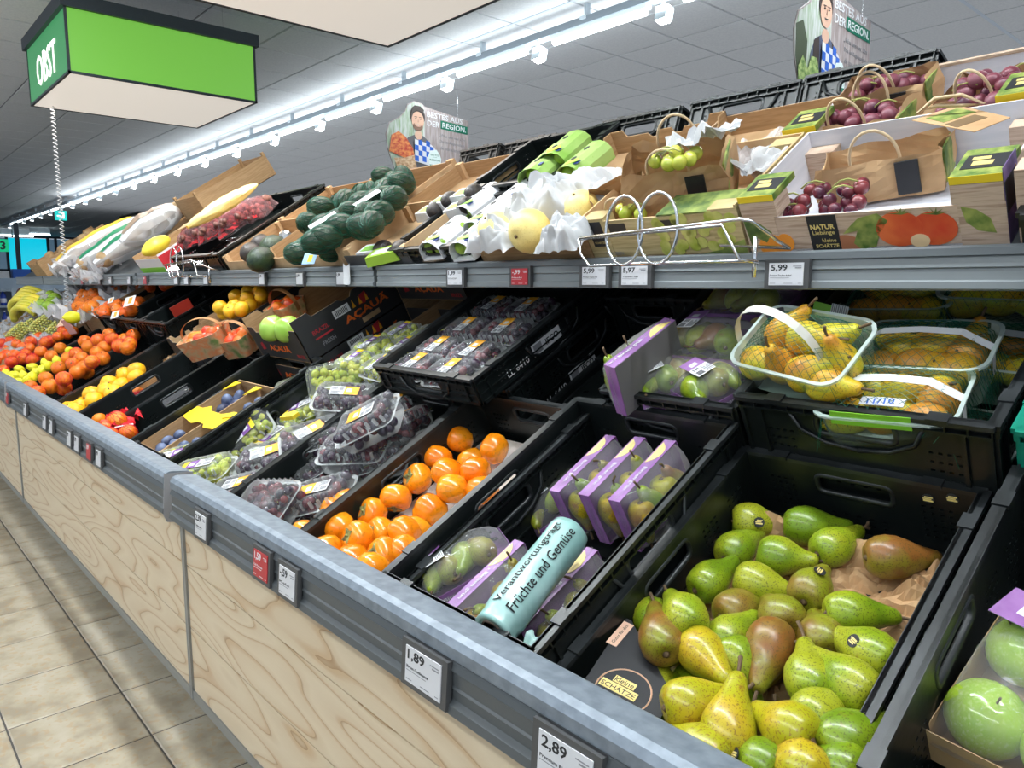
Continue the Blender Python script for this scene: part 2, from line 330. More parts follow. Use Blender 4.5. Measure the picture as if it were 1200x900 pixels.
# ---------------------------------------------------------------- trunking light rows
TUBEM = mat('lit_tube', (1,1,1), .4, emit=(.86,.98,1.0), estr=7.0)
LEDM = mat('lit_led', (1,1,1), .4, emit=(.95,1,1), estr=9.0)
LMET = mat('white_lamp_metal', (.62,.70,.76), .4)
SHAD = mat('grey_trunking', (.22,.26,.30), .5)
def trunk_row(Y, z, xs, label, x0, x1, pitch=1.178, tl=.87, spots=True, grp='light trunking rows'):
    r = thing('light_trunking', label, 'light', T(0, Y, z), grp)
    MB().box(x0, -.045, .0, x1, .045, .05).obj('rail', SHAD, r)
    hm = MB().box(-.012, -.02, .05, .012, .02, CEIL-z).box(-.03, -.05, .03, .03, .05, .055).mesh('hanger', LMET)
    bm = MB().box(-tl/2-.02, -.03, -.028, tl/2+.02, .03, .0).mesh('housing', LMET)
    tb = MB().tube([(-tl/2, 0, -.045), (tl/2, 0, -.045)], .024, 10).mesh('tube', TUBEM, True)
    sp = MB().box(-.012, -.05, -.09, .012, -.035, 0).box(-.045, -.045, -.15, .045, .03, -.06, RX(-12)).mesh('spotlight', LMET)
    ld = MB()
    for a in range(3):
        for c in range(3): ld.lathe([(.011, -.156), (.011, -.148)], 8, RX(-12) @ T(-.028+a*.028, -.034+c*.026, 0))
    ld = ld.mesh('led', LEDM)
    for i, X in enumerate(xs):
        mo('housing', bm, r, T(X, 0, 0)); mo('tube', tb, r, T(X, 0, 0)); mo('hanger', hm, r, T(X-.1, 0, 0))
        if spots:
            s = mo('spotlight', sp, r, T(X-pitch/2, .02, 0)); mo('led', ld, s)
    return r
xs = [-3.79*1.0-i*1.178-.0 for i in range(-2, 21)]
trunk_row(4.22, 3.25, [x-.0 for x in xs], 'long row of lit tubes with small spotlights crossing the ceiling', -29.5, 2.5)
trunk_row(11.0, 3.25, [-1.5-i*1.178 for i in range(0, 22)], 'distant row of lit tubes seen low behind the avocado boxes', -29.5, 1.0, spots=False)
for Y, x0, x1, lb in ((.75, -2.6, 2.2, 'short tube row above the near end of the stand'), (-1.6, -11, 2.6, 'tube row above the aisle in front of the stand')):
    trunk_row(Y, 3.25, [x0+.6+i*1.178 for i in range(int((x1-x0)/1.178))], lb, x0, x1, spots=False)
for i, (X, Y) in enumerate([(-32, 5.72), (-33.5, 4.75), (-33.5, 5.45)]):
    t = thing('tube_lamp', ['short lit tube lamp under the ceiling beside the cable chain', 'leftmost short lit tube lamp over the shop window', 'short lit tube lamp just right of the leftmost one'][i], 'lamp', T(X, Y, 3.18), 'tube lamps near the shop window')
    MB().box(-.04, -.32, 0, .04, .32, .22).obj('housing', LMET, t); MB().box(-.06, -.32, -.05, .06, .32, 0).obj('tube', TUBEM, t)
# ---------------------------------------------------------------- hanging light boxes
BOXF = mat('anthracite_frame', (.018,.026,.036), .4)
GLOW = mat('lit_cream_panel', (.35,.33,.30), .5, emit=(1.0,.92,.82), estr=.66)
GGLW = mat('lit_green_panel', (.08,.2,.03), .35, emit=(.17,.50,.06), estr=.80)
GGL2 = mat('lit_bluish_green_panel', (.03,.15,.05), .35, emit=(.05,.30,.11), estr=.75)
WGLW = mat('lit_white_letters', (.9,.9,.9), .4, emit=(1,.98,.92), estr=1.1)
def light_box(x0, y0, s, z, h, label, text):
    t = thing('hanging_light_box', label, 'sign', T(x0, y0, z), 'hanging light boxes')
    f = MB().box(-.02, -.02, h, s+.02, s+.02, h+.075)
    for a, c in ((0, 0), (s-.014, 0), (0, s-.014), (s-.014, s-.014)): f.box(a, c, 0, a+.014, c+.014, h)
    for a, c in ((0, 0), (0, s-.014)): f.box(a, c, 0, a+s, c+.014, .014)
    for a, c in ((0, 0), (s-.014, 0)): f.box(a, c, 0, a+.014, c+s, .014)
    f.obj('frame', BOXF, t)
    for nm, b_, m in (('front_panel', (.014, .004, .014, s-.014, .01, h), GGL2), ('back_panel', (.014, s-.01, .014, s-.014, s-.004, h), GGLW),
                      ('side_panel', (s-.01, .014, .014, s-.004, s-.014, h), GGLW), ('side_panel', (.004, .014, .014, .01, s-.014, h), GGLW),
                      ('diffuser', (.014, .014, .004, s-.014, s-.014, .012), GLOW)):
        MB().box(*b_).obj(nm, m, t)
    if text:
        lettering(text, WGLW, t, T(s*.5, .002, h*.45) @ RX(90), width=s*.50, height=h*.52, bold=.0)
    for a, c in ((.15, .15), (s-.15, .15), (.15, s-.15), (s-.15, s-.15)):
        MB().tube([(a, c, h+.07), (a, c, CEIL-z)], .0018, 5).obj('wire', CHROME, t)
    area('light_box_glow', (x0+s/2, y0+s/2, z-.02), s*.9, s*.9, 22, (1.0, .93, .86))
    return t
light_box(-6.17, 1.11, 1.12, 2.6, .36, 'green lit light box sign reading OBST hanging from the ceiling', 'OBST')
light_box(-3.436, 1.11, 1.12, 2.6, .36, 'cream lit light box cropped at the top edge of the photo', None)
# curly cable under the sign
q = MB(); pts = []
for i in range(420):
    a = i*.75; pts.append((.012*math.cos(a), .012*math.sin(a), 2.6-i*.0033))
c = q.tube(pts, .0035, 5).obj('coiled_cable', mat('pale_cable', (.65,.66,.68), .4), None, True, T(-6.07, 1.22, 0))
props(c, 'coiled pale cable hanging down from the green sign', 'cable')
# ceiling gadgets
t = thing('access_point', 'round white access point on the ceiling beside the cream light box', 'ceiling device', T(-3.95, 3.55, CEIL-.06))
MB().lathe([(.07, 0), (.12, .012), (.125, .045), (.11, .06)], 20).obj('body', LMET, t, 'auto'); MB().tube([(.1, .05, .04), (.16, .1, .05), (.14, .2, .06)], .004).obj('cable', INKG, t, True)
t = thing('dome_camera', 'small dark dome camera on the ceiling left of the sign cable', 'camera', T(-13.6, 1.35, CEIL))
MB().lathe([(.10, 0), (.10, -.06), (.085, -.08)], 16).obj('base', LMET, t, 'auto'); MB().ball((0, 0, -.09), .08, 12, 8).obj('dome', BLK, t, True)
t = thing('exit_sign', 'turquoise emergency exit sign hanging below the tube row', 'sign', T(-14.9, 2.995, 2.47) @ S(.27, .27, .38))
XGLW = mat('lit_turquoise_sign', (.0,.5,.45), .4, emit=(.02,.62,.58), estr=.9)
MB().box(-.03, -.33, 0, .03, .33, .42).obj('panel', XGLW, t)
MB().box(.031, -.22, .15, .034, -.02, .22).box(.031, .06, .08, .034, .2, .34).obj('pictogram', WGLW, t)
MB().tube([(0, 0, .42), (0, 0, 2.45)], .01, 6).obj('hanger', LMET, t)
t = thing('lane_sign', 'green lit lane sign showing a 3 at the left edge', 'sign', T(-22, 2.75, 2.16))
MB().box(-.05, -.0, 0, .05, .5, .3).obj('panel', mat('lit_lane_green', (.0,.5,.2), .4, emit=(.0,.55,.25), estr=.7), t)
lettering('3', BOXF, t, T(.053, .38, .15) @ RZ(90) @ RX(90), height=.2, bold=.03)
# ---------------------------------------------------------------- the display stand
PLY = mat('pine_plywood', (.70,.55,.38), .5)
nt = PLY.node_tree; N = nt.nodes; L = nt.links; bs = N['Principled BSDF']; tc = N.new('ShaderNodeTexCoord'); mp = N.new('ShaderNodeMapping'); mp.inputs['Scale'].default_value = (.75, 1, 4.2)
oi = N.new('ShaderNodeObjectInfo'); av = N.new('ShaderNodeVectorMath'); av.operation = 'ADD'; mm = N.new('ShaderNodeMath'); mm.operation = 'MULTIPLY'; mm.inputs[1].default_value = 31
L.new(oi.outputs['Random'], mm.inputs[0]); L.new(tc.outputs['Object'], av.inputs[0]); L.new(mm.outputs[0], av.inputs[1]); L.new(av.outputs[0], mp.inputs[0])
n1 = N.new('ShaderNodeTexNoise'); n1.inputs['Scale'].default_value = 1.5; n1.inputs['Detail'].default_value = 1.0; n1.inputs['Roughness'].default_value = .35; L.new(mp.outputs[0], n1.inputs['Vector'])
mm2 = N.new('ShaderNodeMath'); mm2.operation = 'MULTIPLY'; mm2.inputs[1].default_value = 11.; fr = N.new('ShaderNodeMath'); fr.operation = 'FRACT'; L.new(n1.outputs['Fac'], mm2.inputs[0]); L.new(mm2.outputs[0], fr.inputs[0])
rp = N.new('ShaderNodeValToRGB'); L.new(fr.outputs[0], rp.inputs[0]); e = rp.color_ramp.elements
e[0].position = 0; e[0].color = (.40,.24,.12,1); e[1].position = 1; e[1].color = (.60,.43,.26,1)
for p_, c_ in ((.06, (.66,.53,.37,1)), (.25, (.72,.60,.44,1)), (.85, (.68,.55,.39,1)), (.96, (.60,.43,.27,1))): z = e.new(p_); z.color = c_
n2 = N.new('ShaderNodeTexNoise'); n2.inputs['Scale'].default_value = 5; mp2 = N.new('ShaderNodeMapping'); mp2.inputs['Scale'].default_value = (3, 1, 90); L.new(av.outputs[0], mp2.inputs[0]); L.new(mp2.outputs[0], n2.inputs['Vector'])
mx = N.new('ShaderNodeMix'); mx.data_type = 'RGBA'; mx.blend_type = 'MULTIPLY'; mx.inputs[0].default_value = .35; rr = N.new('ShaderNodeValToRGB'); rr.color_ramp.elements[0].color = (.8,.77,.72,1); L.new(n2.outputs['Fac'], rr.inputs[0])
L.new(rp.outputs[0], mx.inputs[6]); L.new(rr.outputs[0], mx.inputs[7]); L.new(mx.outputs[2], bs.inputs['Base Color'])
ALU = mat('aluminium_edge', (.30,.31,.31), .4, metal=.5)
DARKK = mat('dark_kick_board', (.03,.03,.03), .7)
stand = thing('display_stand', 'long sloping fruit display stand with pale pine front panels', 'display stand')
XL, XR = -8.05, .55
seams = [-8.05, -5.2, -2.335, .55]
for a, c in zip(seams[:-1], seams[1:]):
    for z0, z1 in ((.125, .330), (.334, .534), (.538, .80)):
        MB().box(a+.012, .735, z0, c-.012, .755, z1).obj('panel', PLY, stand)
    MB().box(a+.005, .730, .095, c-.005, .76, .124).obj('bottom_trim', ALU, stand)
    MB().box(a-.004, .728, .095, a+.0115, .76, .80).obj('edge_trim', ALU, stand)
    MB().box(c-.0115, .728, .095, c-.006, .76, .80).obj('edge_trim', ALU, stand)
MB().box(XL, .86, 0, XR, .90, .13).obj('kick_board', DARKK, stand)
# sloping decks, back and end cheeks
q = MB().box(XL, -.02, S1-.018, XR, .60, S1-.003); q.obj('lower_deck', BLK, stand, M=T1.M)
MB().box(XL, .0, S2-.018, XR, .64, S2-.003).obj('middle_deck', BLK, stand, M=T2.M)
MB().box(XL, -.02, S3-.018, XR, .66, S3-.002).obj('upper_deck', RAILG, stand, M=T3.M)
MB().box(XL, 1.845, 0, XR, 1.87, 1.78).obj('back_panel', DARKK, stand)
MB().box(XL, .76, .10, XL+.03, 1.85, .75).box(XR-.03, .76, .10, XR, 1.85, .75).obj('end_cheek', BLK, stand)
for X in (-7.0, -4.5, -2.02):
    MB().box(X-.015, 1.2, .9, X+.015, 1.84, .96).obj('bracket', BLK, stand)
# lower front rail
prof_top = [(.672,.868), (.672,.897), (.662,.903), (.615,.909), (.604,.905), (.598,.895), (.598,.878), (.604,.872), (.61,.88), (.612,.893), (.66,.888), (.664,.868)]
prof_face = [(.603,.874), (.600,.872), (.596,.862), (.600,.858), (.600,.838), (.597,.835), (.600,.832), (.600,.818), (.592,.812), (.590,.800), (.596,.793), (.606,.795), (.612,.81), (.612,.874)]
RAILS1 = [(-8.05, -7.03), (-6.99, -4.52), (-4.48, -2.035), (-1.985, .55)]
for a, c in RAILS1:
    MB().extr_x(prof_top, a, c).obj('galvanised_lip', GALV, stand)
    MB().extr_x(prof_face, a, c).obj('price_rail', RAILG, stand)
    MB().prism([(.592, .795), (.60, .905), (.672, .90), (.69, .82), (.66, .76), (.60, .775)], .004, Matrix(((0,0,1,c-.002),(1,0,0,0),(0,1,0,0),(0,0,0,1)))).obj('end_cap', mat('pale_grey_cap', (.30,.30,.31), .5), stand)
# upper front rail
pu_t = [(1.30,1.449), (1.30,1.456), (1.25,1.456), (1.245,1.452), (1.245,1.441), (1.25,1.441), (1.252,1.449)]
pu_f = [(1.252,1.443), (1.250,1.440), (1.248,1.424), (1.252,1.422), (1.250,1.418), (1.250,1.405), (1.246,1.402), (1.246,1.392), (1.252,1.389), (1.262,1.391), (1.262,1.443)]
for a, c in ((-8.2, -7.03), (-7.0, -4.52), (-4.48, -2.035), (-2.015, .55)):
    MB().extr_x(pu_t, a, c).obj('upper_lip', mat('rail_grey_light', (.13,.145,.155), .4), stand)
    MB().extr_x(pu_f, a, c).obj('upper_price_rail', mat('rail_grey_mid', (.20,.22,.23), .45), stand)
# ---------------------------------------------------------------- price tags
SCRN = mat('tag_screen', (.66,.66,.69), .35); SCRR = mat('red_tag_screen', (.50,.02,.03), .35)
def price_tag(X, Y, z, w_, h_, price, line, label, red=False, tilt=0, full=True, group='shelf price tags'):
    t = thing('price_tag', label, 'price tag', T(X, Y, z) @ RX(90+tilt), group)      # local: x right, y up, z towards the viewer
    MB().box(-w_/2, -h_/2, -.004, w_/2, h_/2, .006).obj('holder', RAILD, t)
    sw, sh = w_*.78, h_*.76
    MB().box(-sw/2, -sh/2, .006, sw/2, sh/2, .0075).obj('screen', SCRR if red else SCRN, t)
    ink = WHT if red else INK
    lettering(price, ink, t, T(-sw*.20, sh*.27, .0077), width=sw*.48, height=sh*.32, bold=.02)
    if full:
        lettering(line, ink, t, T(-sw*.46, -sh*.06, .0077), height=sh*.085, width=sw*.62, cx=False, bold=.01)
        MB().box(-sw*.46, -sh*.17, .0076, sw*.1, -sh*.155, .0079).box(-sw*.46, -sh*.42, .0076, -sw*.3, -sh*.40, .0079).box(-sw*.05, -sh*.42, .0076, sw*.2, -sh*.40, .0079).box(sw*.36, -sh*.42, .0076, sw*.45, -sh*.40, .0079).box(sw*.2, sh*.33, .0076, sw*.44, sh*.36, .0079).box(sw*.26, sh*.25, .0076, sw*.44, sh*.29, .0079).obj('fine_print', ink if red else INKG, t)
    return t
def tag1(px, py, w_, h_, *a, **k):
    p = atY(px, py, .597); return price_tag(p.x, .594, .838, w_, h_, *a, tilt=-4, **k)
tag1(502, 792, .112, .072, '1,89', 'Birnen Conference', 'white 1,89 price tag on the lower rail below the wrapped pear packs')
tag1(668, 888, .112, .072, '2,89', 'Premium Birnen', 'white 2,89 price tag on the lower rail at the bottom edge of the photo')
tag1(311, 667, .082, .072, '1,59', 'Kaki Persimon', 'red 1,59 price tag on the lower rail below the persimmons', red=True)
tag1(342, 688, .082, .072, '-,59', 'Kaki', 'white -,59 price tag right beside the red one below the persimmons')
tag1(240, 619, .085, .072, '2,39', 'Tafeltrauben', 'white 2,39 price tag near the left end of the nearest lower rail section')
for px, py, red, lb in ((119.5, 548, 0, 'white price tag right beside the red one on the left rail section'), (108, 536, 1, 'red price tag on the left rail section below the plums'), (93, 521, 0, 'right one of a pair of price tags below the red netted oranges'),
                        (84, 516, 0, 'left one of a pair of price tags below the red netted oranges'), (62.5, 501, 0, 'right one of a pair of price tags below the yellow grapefruits'), (55, 498, 0, 'left one of a pair of price tags below the yellow grapefruits'),
                        (32, 480, 0, 'single small price tag below the lemons on the left rail section'), (11, 468, 1, 'dark reddish price tag at the far left end of the left rail section')):
    tag1(px, py, .068, .066, '1,99', 'Obst', lb, red=bool(red), full=False)
def tag2(px, w_, price, line, label, red=False, full=True):
    p = atY(px, 324, 1.243); return price_tag(p.x, 1.242, 1.416, w_, .051, price, line, label, red=red, full=full)
tag2(923.5, .082, '5,99', 'Premium Trauben dunkel', 'white 5,99 price tag on the upper rail below the tomato print box')
tag2(746, .086, '5,97', 'Trauben hell', 'white price tag on the upper rail behind the chrome wire basket')
tag2(698.5, .086, '5,99', 'Premium Trauben hell', 'white 5,99 price tag on the upper rail left of the wire basket')
tag2(611.5, .074, '-,99', 'Nashi', 'red -,99 price tag on the upper rail below the tissue wrapped nashi pears', red=True)
tag2(535.5, .078, '1,99', 'Limetten', 'white 1,99 price tag on the upper rail below the lime cartons')
for px, lb, red in ((401, 'white price tag with a torn white scrap on the upper rail below the avocado packs', 0), (353, 'white price tag on the upper rail below the netted avocados', 0), (308.5, 'white price tag on the upper rail below the dark loose avocados', 0),
                (242.5, 'white price tag behind the small wire basket on the upper rail', 0), (219.5, 'right one of two neighbouring price tags below the red fruit box', 0), (207.5, 'left one of two neighbouring price tags below the red fruit box', 0),
                (171, 'pink red price tag just right of the upper rail joint', 1), (152, 'white price tag just left of the upper rail joint', 0), (130, 'second white price tag left of the upper rail joint', 0), (117, 'third white price tag left of the upper rail joint', 0), (97, 'reddish price tag near the left part of the upper rail', 1)):
    tag2(px, .06, '1,99', 'Obst', lb, red=bool(red), full=False)
q = MB(); q.sheet(lambda u, v: (u*.04, -.003-.006*math.sin(u*6)*v, -.03*v*v*2+.01-.01*math.sin(u*3)), 6, 6)
p = atY(408, 315, 1.24); o = q.obj('torn_paper_scrap', WHT, None, True, T(p.x-.02, 1.236, 1.455)); props(o, 'torn white paper scrap stuck over a tag on the upper rail', 'paper scrap')
# ================================================================ CRATES
def wall_panel(q, L_, H_, t, holes, M, mi=0):
    """slab L x t x H (local x, y 0..t, z) with rectangular openings cut through"""
    xs = sorted({0., L_} | {round(h[0], 5) for h in holes} | {round(h[2], 5) for h in holes})
    zs = sorted({0., H_} | {round(h[1], 5) for h in holes} | {round(h[3], 5) for h in holes})
    nx, nz = len(xs)-1, len(zs)-1
    sol = [[not any(h[0]-1e-6 < (xs[i]+xs[i+1])/2 < h[2]+1e-6 and h[1]-1e-6 < (zs[j]+zs[j+1])/2 < h[3]+1e-6 for h in holes) for i in range(nx)] for j in range(nz)]
    for j in range(nz):
        i = 0
        while i < nx:
            if not sol[j][i]: i += 1; continue
            k = i
            while k < nx and sol[j][k]: k += 1
            a, b_, c, d = xs[i], xs[k], zs[j], zs[j+1]
            q.add([(a,0,c),(b_,0,c),(b_,0,d),(a,0,d),(a,t,c),(b_,t,c),(b_,t,d),(a,t,d)], [(0,1,2,3),(5,4,7,6),(4,0,3,7),(1,5,6,2)], M, mi)
            i = k
        for i in range(nx):          # horizontal lips of the openings
            up_ = j+1 < nz and sol[j+1][i]
            if sol[j][i] != up_:
                q.add([(xs[i],0,zs[j+1]),(xs[i+1],0,zs[j+1]),(xs[i+1],t,zs[j+1]),(xs[i],t,zs[j+1])], [(0,1,2,3)], M, mi)
def slots(cx, cz, nx, nz, px, pz, w_, h_):
    return [(cx+(i-(nx-1)/2)*px-w_/2, cz+(j-(nz-1)/2)*pz-h_/2, cx+(i-(nx-1)/2)*px+w_/2, cz+(j-(nz-1)/2)*pz+h_/2) for i in range(nx) for j in range(nz)]
_cr = {}
def crate_parts(W, D, H_, m, mr):
    k = (W, D, H_, m.name)
    if k in _cr: return _cr[k]
    t = .006; out = []
    for nm, L_ in (('end_wall', W), ('side_wall', D)):
        hw, hh = (.062, .017); hz = H_-.045
        holes = [(L_/2-hw, hz-hh, L_/2+hw, hz+hh)]
        if H_ > .11:
            for cx in ([L_*.17, L_*.83] if nm == 'end_wall' else [L_*.13, L_*.28, L_*.72, L_*.87]):
                holes += slots(cx, H_*.45, 4, 6, .013, H_*.085, .0065, .004)
            holes += slots(L_/2, H_*.22, 5, 2, .022, .016, .008, .004)
        else: holes += slots(L_*.16, H_*.45, 3, 3, .013, .015, .0065, .004)+slots(L_*.84, H_*.45, 3, 3, .013, .015, .0065, .004)
        q = MB(); wall_panel(q, L_, H_, t, holes, Matrix())
        # rim (outer flange), drip rib, corner posts, small ribs
        q.box(-.004, -.010, H_-.008, L_+.004, t+.001, H_, mi=1)
        q.box(0, -.007, H_-.024, L_, 0, H_-.020); q.box(0, -.006, .0, L_, 0, .008); q.box(0, -.004, H_*.30, L_, 0, H_*.30+.004)
        n = max(4, int(L_/.03))
        for i in range(n+1):
            x = i*L_/n; q.box(x-.0012, -.008, H_-.024, x+.0012, 0, H_-.006)
        for x in (.0, .035, L_-.041, L_-.006): q.box(x, -.006, 0, x+.006, 0, H_-.02)
        for x in (.055, L_-.085): q.box(x, -.011, H_-.004, x+.03, t+.004, H_+.003, mi=1)
        me = q.mesh(nm, [m, mr])
        h = MB(); rr = .010; pts = []
        for cx, cz, a0 in ((L_/2+hw-rr, hz+hh-rr, 0), (L_/2-hw+rr, hz+hh-rr, 90), (L_/2-hw+rr, hz-hh+rr, 180), (L_/2+hw-rr, hz-hh+rr, 270)):
            for a in (0, 30, 60, 90): pts.append((cx+(rr+.002)*math.cos(R(a0+a)), t/2, cz+(rr+.002)*math.sin(R(a0+a))))
        h.tube(pts, .0055, 6, closed=True)
        for sx in (-1, 1):             # arched rib running down from the handle
            h.tube([(L_/2+sx*(hw+.045), -.003, H_-.022), (L_/2+sx*(hw+.030), -.003, hz-.012), (L_/2+sx*(hw-.01), -.003, hz-hh-.016), (L_/2, -.003, hz-hh-.022)], .004, 5)
        out.append((me, h.mesh('handle', mr, True)))
    hs = [(.03+i*.075, .03+j*.075, .046+i*.075, .038+j*.075) for i in range(int(W/.075)) for j in range(int(D/.075))]
    # floor: local (x, t, z) -> (x, z, t)
    f3 = MB(); wall_panel(f3, W, D, .005, hs, Matrix(((1,0,0,0),(0,0,1,0),(0,1,0,0),(0,0,0,1))))
    out.append((f3.mesh('crate_floor', [m]), None)); _cr[k] = out; return out
def crate(M, W, D, H_, label, m=None, mr=None, group='black plastic crates', name='plastic_crate'):
    m = m or BLK; mr = mr or BLK2
    t = thing(name, label, 'crate', M, group); (em, eh), (sm, sh), (fm, _) = crate_parts(W, D, H_, m, mr)
    for me, hd, nm, X in ((em, eh, 'end_wall', Matrix()), (em, eh, 'end_wall', T(W, D, 0) @ RZ(180)), (sm, sh, 'side_wall', T(0, D, 0) @ RZ(-90)), (sm, sh, 'side_wall', T(W, 0, 0) @ RZ(90))):
        o = mo(nm, me, t, X); mo('handle', hd, o)
    mo('crate_floor', fm, t); return t
F1 = [(-4.77, .18, 'black crate full of red netted oranges at the left'), (-4.35, .18, 'black crate heaped with lemons and netted oranges'), (-3.93, .18, 'black crate holding the yellow grapefruits and cardboard'), (-3.525, .18, 'black crate with a dark moulded fruit tray and one orange'),
      (-3.12, .18, 'nearly empty black crate with a red net of oranges at its front'), (-2.72, .20, 'black crate with a yellow and brown carton of blue plums'), (-2.315, .17, 'black crate packed with white grape punnets'), (-1.91, .17, 'black crate packed with dark grape punnets'),
      (-1.505, .17, 'black crate of loose orange persimmons'), (-1.135, .20, 'deep black crate with wrapped pear packs and a bag roll'), (-.73, .145, 'shallow black crate of loose green and yellow pears'), (-.29, .20, 'black crate cropped at the right edge with a green apple pack')]
CR1 = {}
for i, (X, H_, lb) in enumerate(F1):
    CR1[i] = crate(T1.P(X+.004, 0, S1), .392, .575, H_, lb)
# ================================================================ FRUIT AND PACKS
def bent(q, fn):
    q.v = [tuple(fn(Vector(p))) for p in q.v]; return q
def pear_mesh(L_, rmax, m, seed):
    r_ = random.Random(seed); k = rmax/.37; q = MB()
    prof = [(.03,.035),(.10,.008),(.20,.0),(.29,.06),(.35,.17),(.37,.30),(.355,.42),(.30,.54),(.235,.65),(.185,.75),(.155,.84),(.13,.92),(.085,.975),(.03,.985)]
    q.lathe([(a*k, z*L_) for a, z in prof], 20)
    bx, by = r_.uniform(-.12, .12), r_.uniform(-.05, .05)
    def fn(p):
        t = p.z/L_; n = 1+.06*noise.noise(p*28+Vector((seed*7.1, 0, 0)))
        return Vector((p.x*n+bx*L_*t*t, p.y*n+by*L_*t*t, p.z))
    bent(q, fn); e = Vector((bx*L_*.97, by*L_*.97, L_*.975)); me = q.mesh('pear', m, True)
    s = MB(); s.tube([e-Vector((0,0,.008)), e+Vector((bx*.02,by*.02,.008)), e+Vector((bx*.05+.002,by*.05,.018)), e+Vector((bx*.1+.006,by*.1,.027))], .0024, 6, r2=.0032)
    q2 = MB(); q2.lathe([(.001,-.004),(.006*1,.0),(.0045,.004),(.001,.006)], 8, T(0,0,.0015))
    return me, s.mesh('stem', STEM, True), q2.mesh('calyx', STEM, True)
PM = {}
for nm, m in (('g', PEARG), ('y', PEARY), ('o', PEARO), ('n', PEARN)):
    PM[nm] = [pear_mesh(L_, r_, m, i+{'g':0,'y':10,'o':20,'n':30}[nm]) for i, (L_, r_) in enumerate(((.108,.0345),(.118,.036),(.100,.0365)))]
def look_z(dirv):
    z = dirv.normalized(); x = Vector((0,1,0)).cross(z) if abs(z.y) < .95 else Vector((1,0,0)).cross(z); x.normalize(); y = z.cross(x)
    return Matrix(((x.x,y.x,z.x,0),(x.y,y.y,z.y,0),(x.z,y.z,z.z,0),(0,0,0,1)))
STK = MB().lathe([(.0095,0),(.0095,.0006)], 14).mesh('sticker', INK)
STG = MB().box(-.006,-.0035,.0006,.006,-.001,.0011).box(-.0065,-.0002,.0006,.004,.0016,.0011).box(-.004,.0025,.0006,.006,.0045,.0011).mesh('sticker_print', GOLD)
def pear(tier, bx, by, tx, ty, h, th, c, v, label, group, sc=1.0, stick=None):
    x0, v0 = tier.at(bx, by, h); x1, v1 = tier.at(tx, ty, th)
    d = Vector((x1-x0, v1-v0, th-h)); me, st, ca = PM[c][v]
    M = tier.P(x0, v0, h) @ look_z(d) @ RZ(rnd.uniform(0, 360)) @ S(sc) @ T(0, 0, -.036)
    o = mo('pear', me, None, M); props(o, label, 'pear', group); mo('stem', st, o); mo('calyx', ca, o)
    if stick:
        Mi = M.inverted(); 
        cdir = (Mi @ (Vector((0,0,CZ)))).normalized()
        cdir = Vector((cdir.x, cdir.y, 0)).normalized()
        r_ = .0355 if v != 2 else .0375
        s = mo('sticker', STK, o, T(cdir.x*r_, cdir.y*r_, .045) @ look_z(cdir + Vector((0,0,.12)))); mo('sticker_print', STG, s)
    return o
# ---- rank labels: name each fruit by row from the front and place in the row
ORD = ['first', 'second', 'third', 'fourth', 'fifth', 'sixth', 'seventh', 'eighth', 'ninth', 'tenth', 'eleventh', 'twelfth']
def rank_labels(items, phrase, where, nrow):
    """items: [(x, v, obj, look)] ; label = look + phrase + nth from left in nth row from the front + where"""
    items = sorted(items, key=lambda a: a[1]); n = len(items); per = math.ceil(n/nrow)
    for r_ in range(nrow):
        row = sorted(items[r_*per:(r_+1)*per], key=lambda a: a[0])
        for i, (x, v, o, look) in enumerate(row):
            o['label'] = (look+' ' if look else '')+phrase+', '+ORD[i]+' from left in the '+ORD[r_]+' row '+where
# ---- clamshell punnet
def rounded(w_, d, r_, n=4):
    out = []
    for cx, cy, a0 in ((w_/2-r_, d/2-r_, 0), (-w_/2+r_, d/2-r_, 90), (-w_/2+r_, -d/2+r_, 180), (w_/2-r_, -d/2+r_, 270)):
        for i in range(n+1): a = R(a0+90*i/n); out.append((cx+r_*math.cos(a), cy+r_*math.sin(a)))
    return out
def shell(q, secs, cap_lo=True, cap_hi=True):
    rings = [[(p[0], p[1], z) for p in rounded(w_, d, r_)] for w_, d, r_, z in secs]; n = len(rings[0]); vs = sum(rings, []); fs = []
    for i in range(len(rings)-1):
        for k in range(n): fs.append((i*n+k, i*n+(k+1) % n, (i+1)*n+(k+1) % n, (i+1)*n+k))
    if cap_lo: fs.append(tuple(range(n-1, -1, -1)))
    if cap_hi: fs.append(tuple((len(rings)-1)*n+k for k in range(n)))
    return q.add(vs, fs)
PW, PD, PH = .185, .12, .075
q = shell(MB(), [(PW-.03,PD-.03,.015,0),(PW-.016,PD-.016,.02,.006),(PW-.006,PD-.006,.022,.045),(PW+.010,PD+.010,.026,.046),(PW+.010,PD+.010,.026,.049)], True, False); PUN_TRAY = q.mesh('tray', CLR, 'auto')
q = shell(MB(), [(PW+.010,PD+.010,.026,.0495),(PW-.004,PD-.004,.022,.051),(PW-.014,PD-.014,.02,.070),(PW-.03,PD-.03,.018,.077),(PW-.06,PD-.06,.015,.077),(PW-.066,PD-.066,.013,.0745)], False, True)
for i in range(7): q.box(-PW/2+.02+i*.024, -PD/2+.004, .052, -PW/2+.026+i*.024, -PD/2+.011, .072); q.box(-PW/2+.02+i*.024, PD/2-.011, .052, -PW/2+.026+i*.024, PD/2-.004, .072)
PUN_LID = q.mesh('lid', CLR, 'auto')
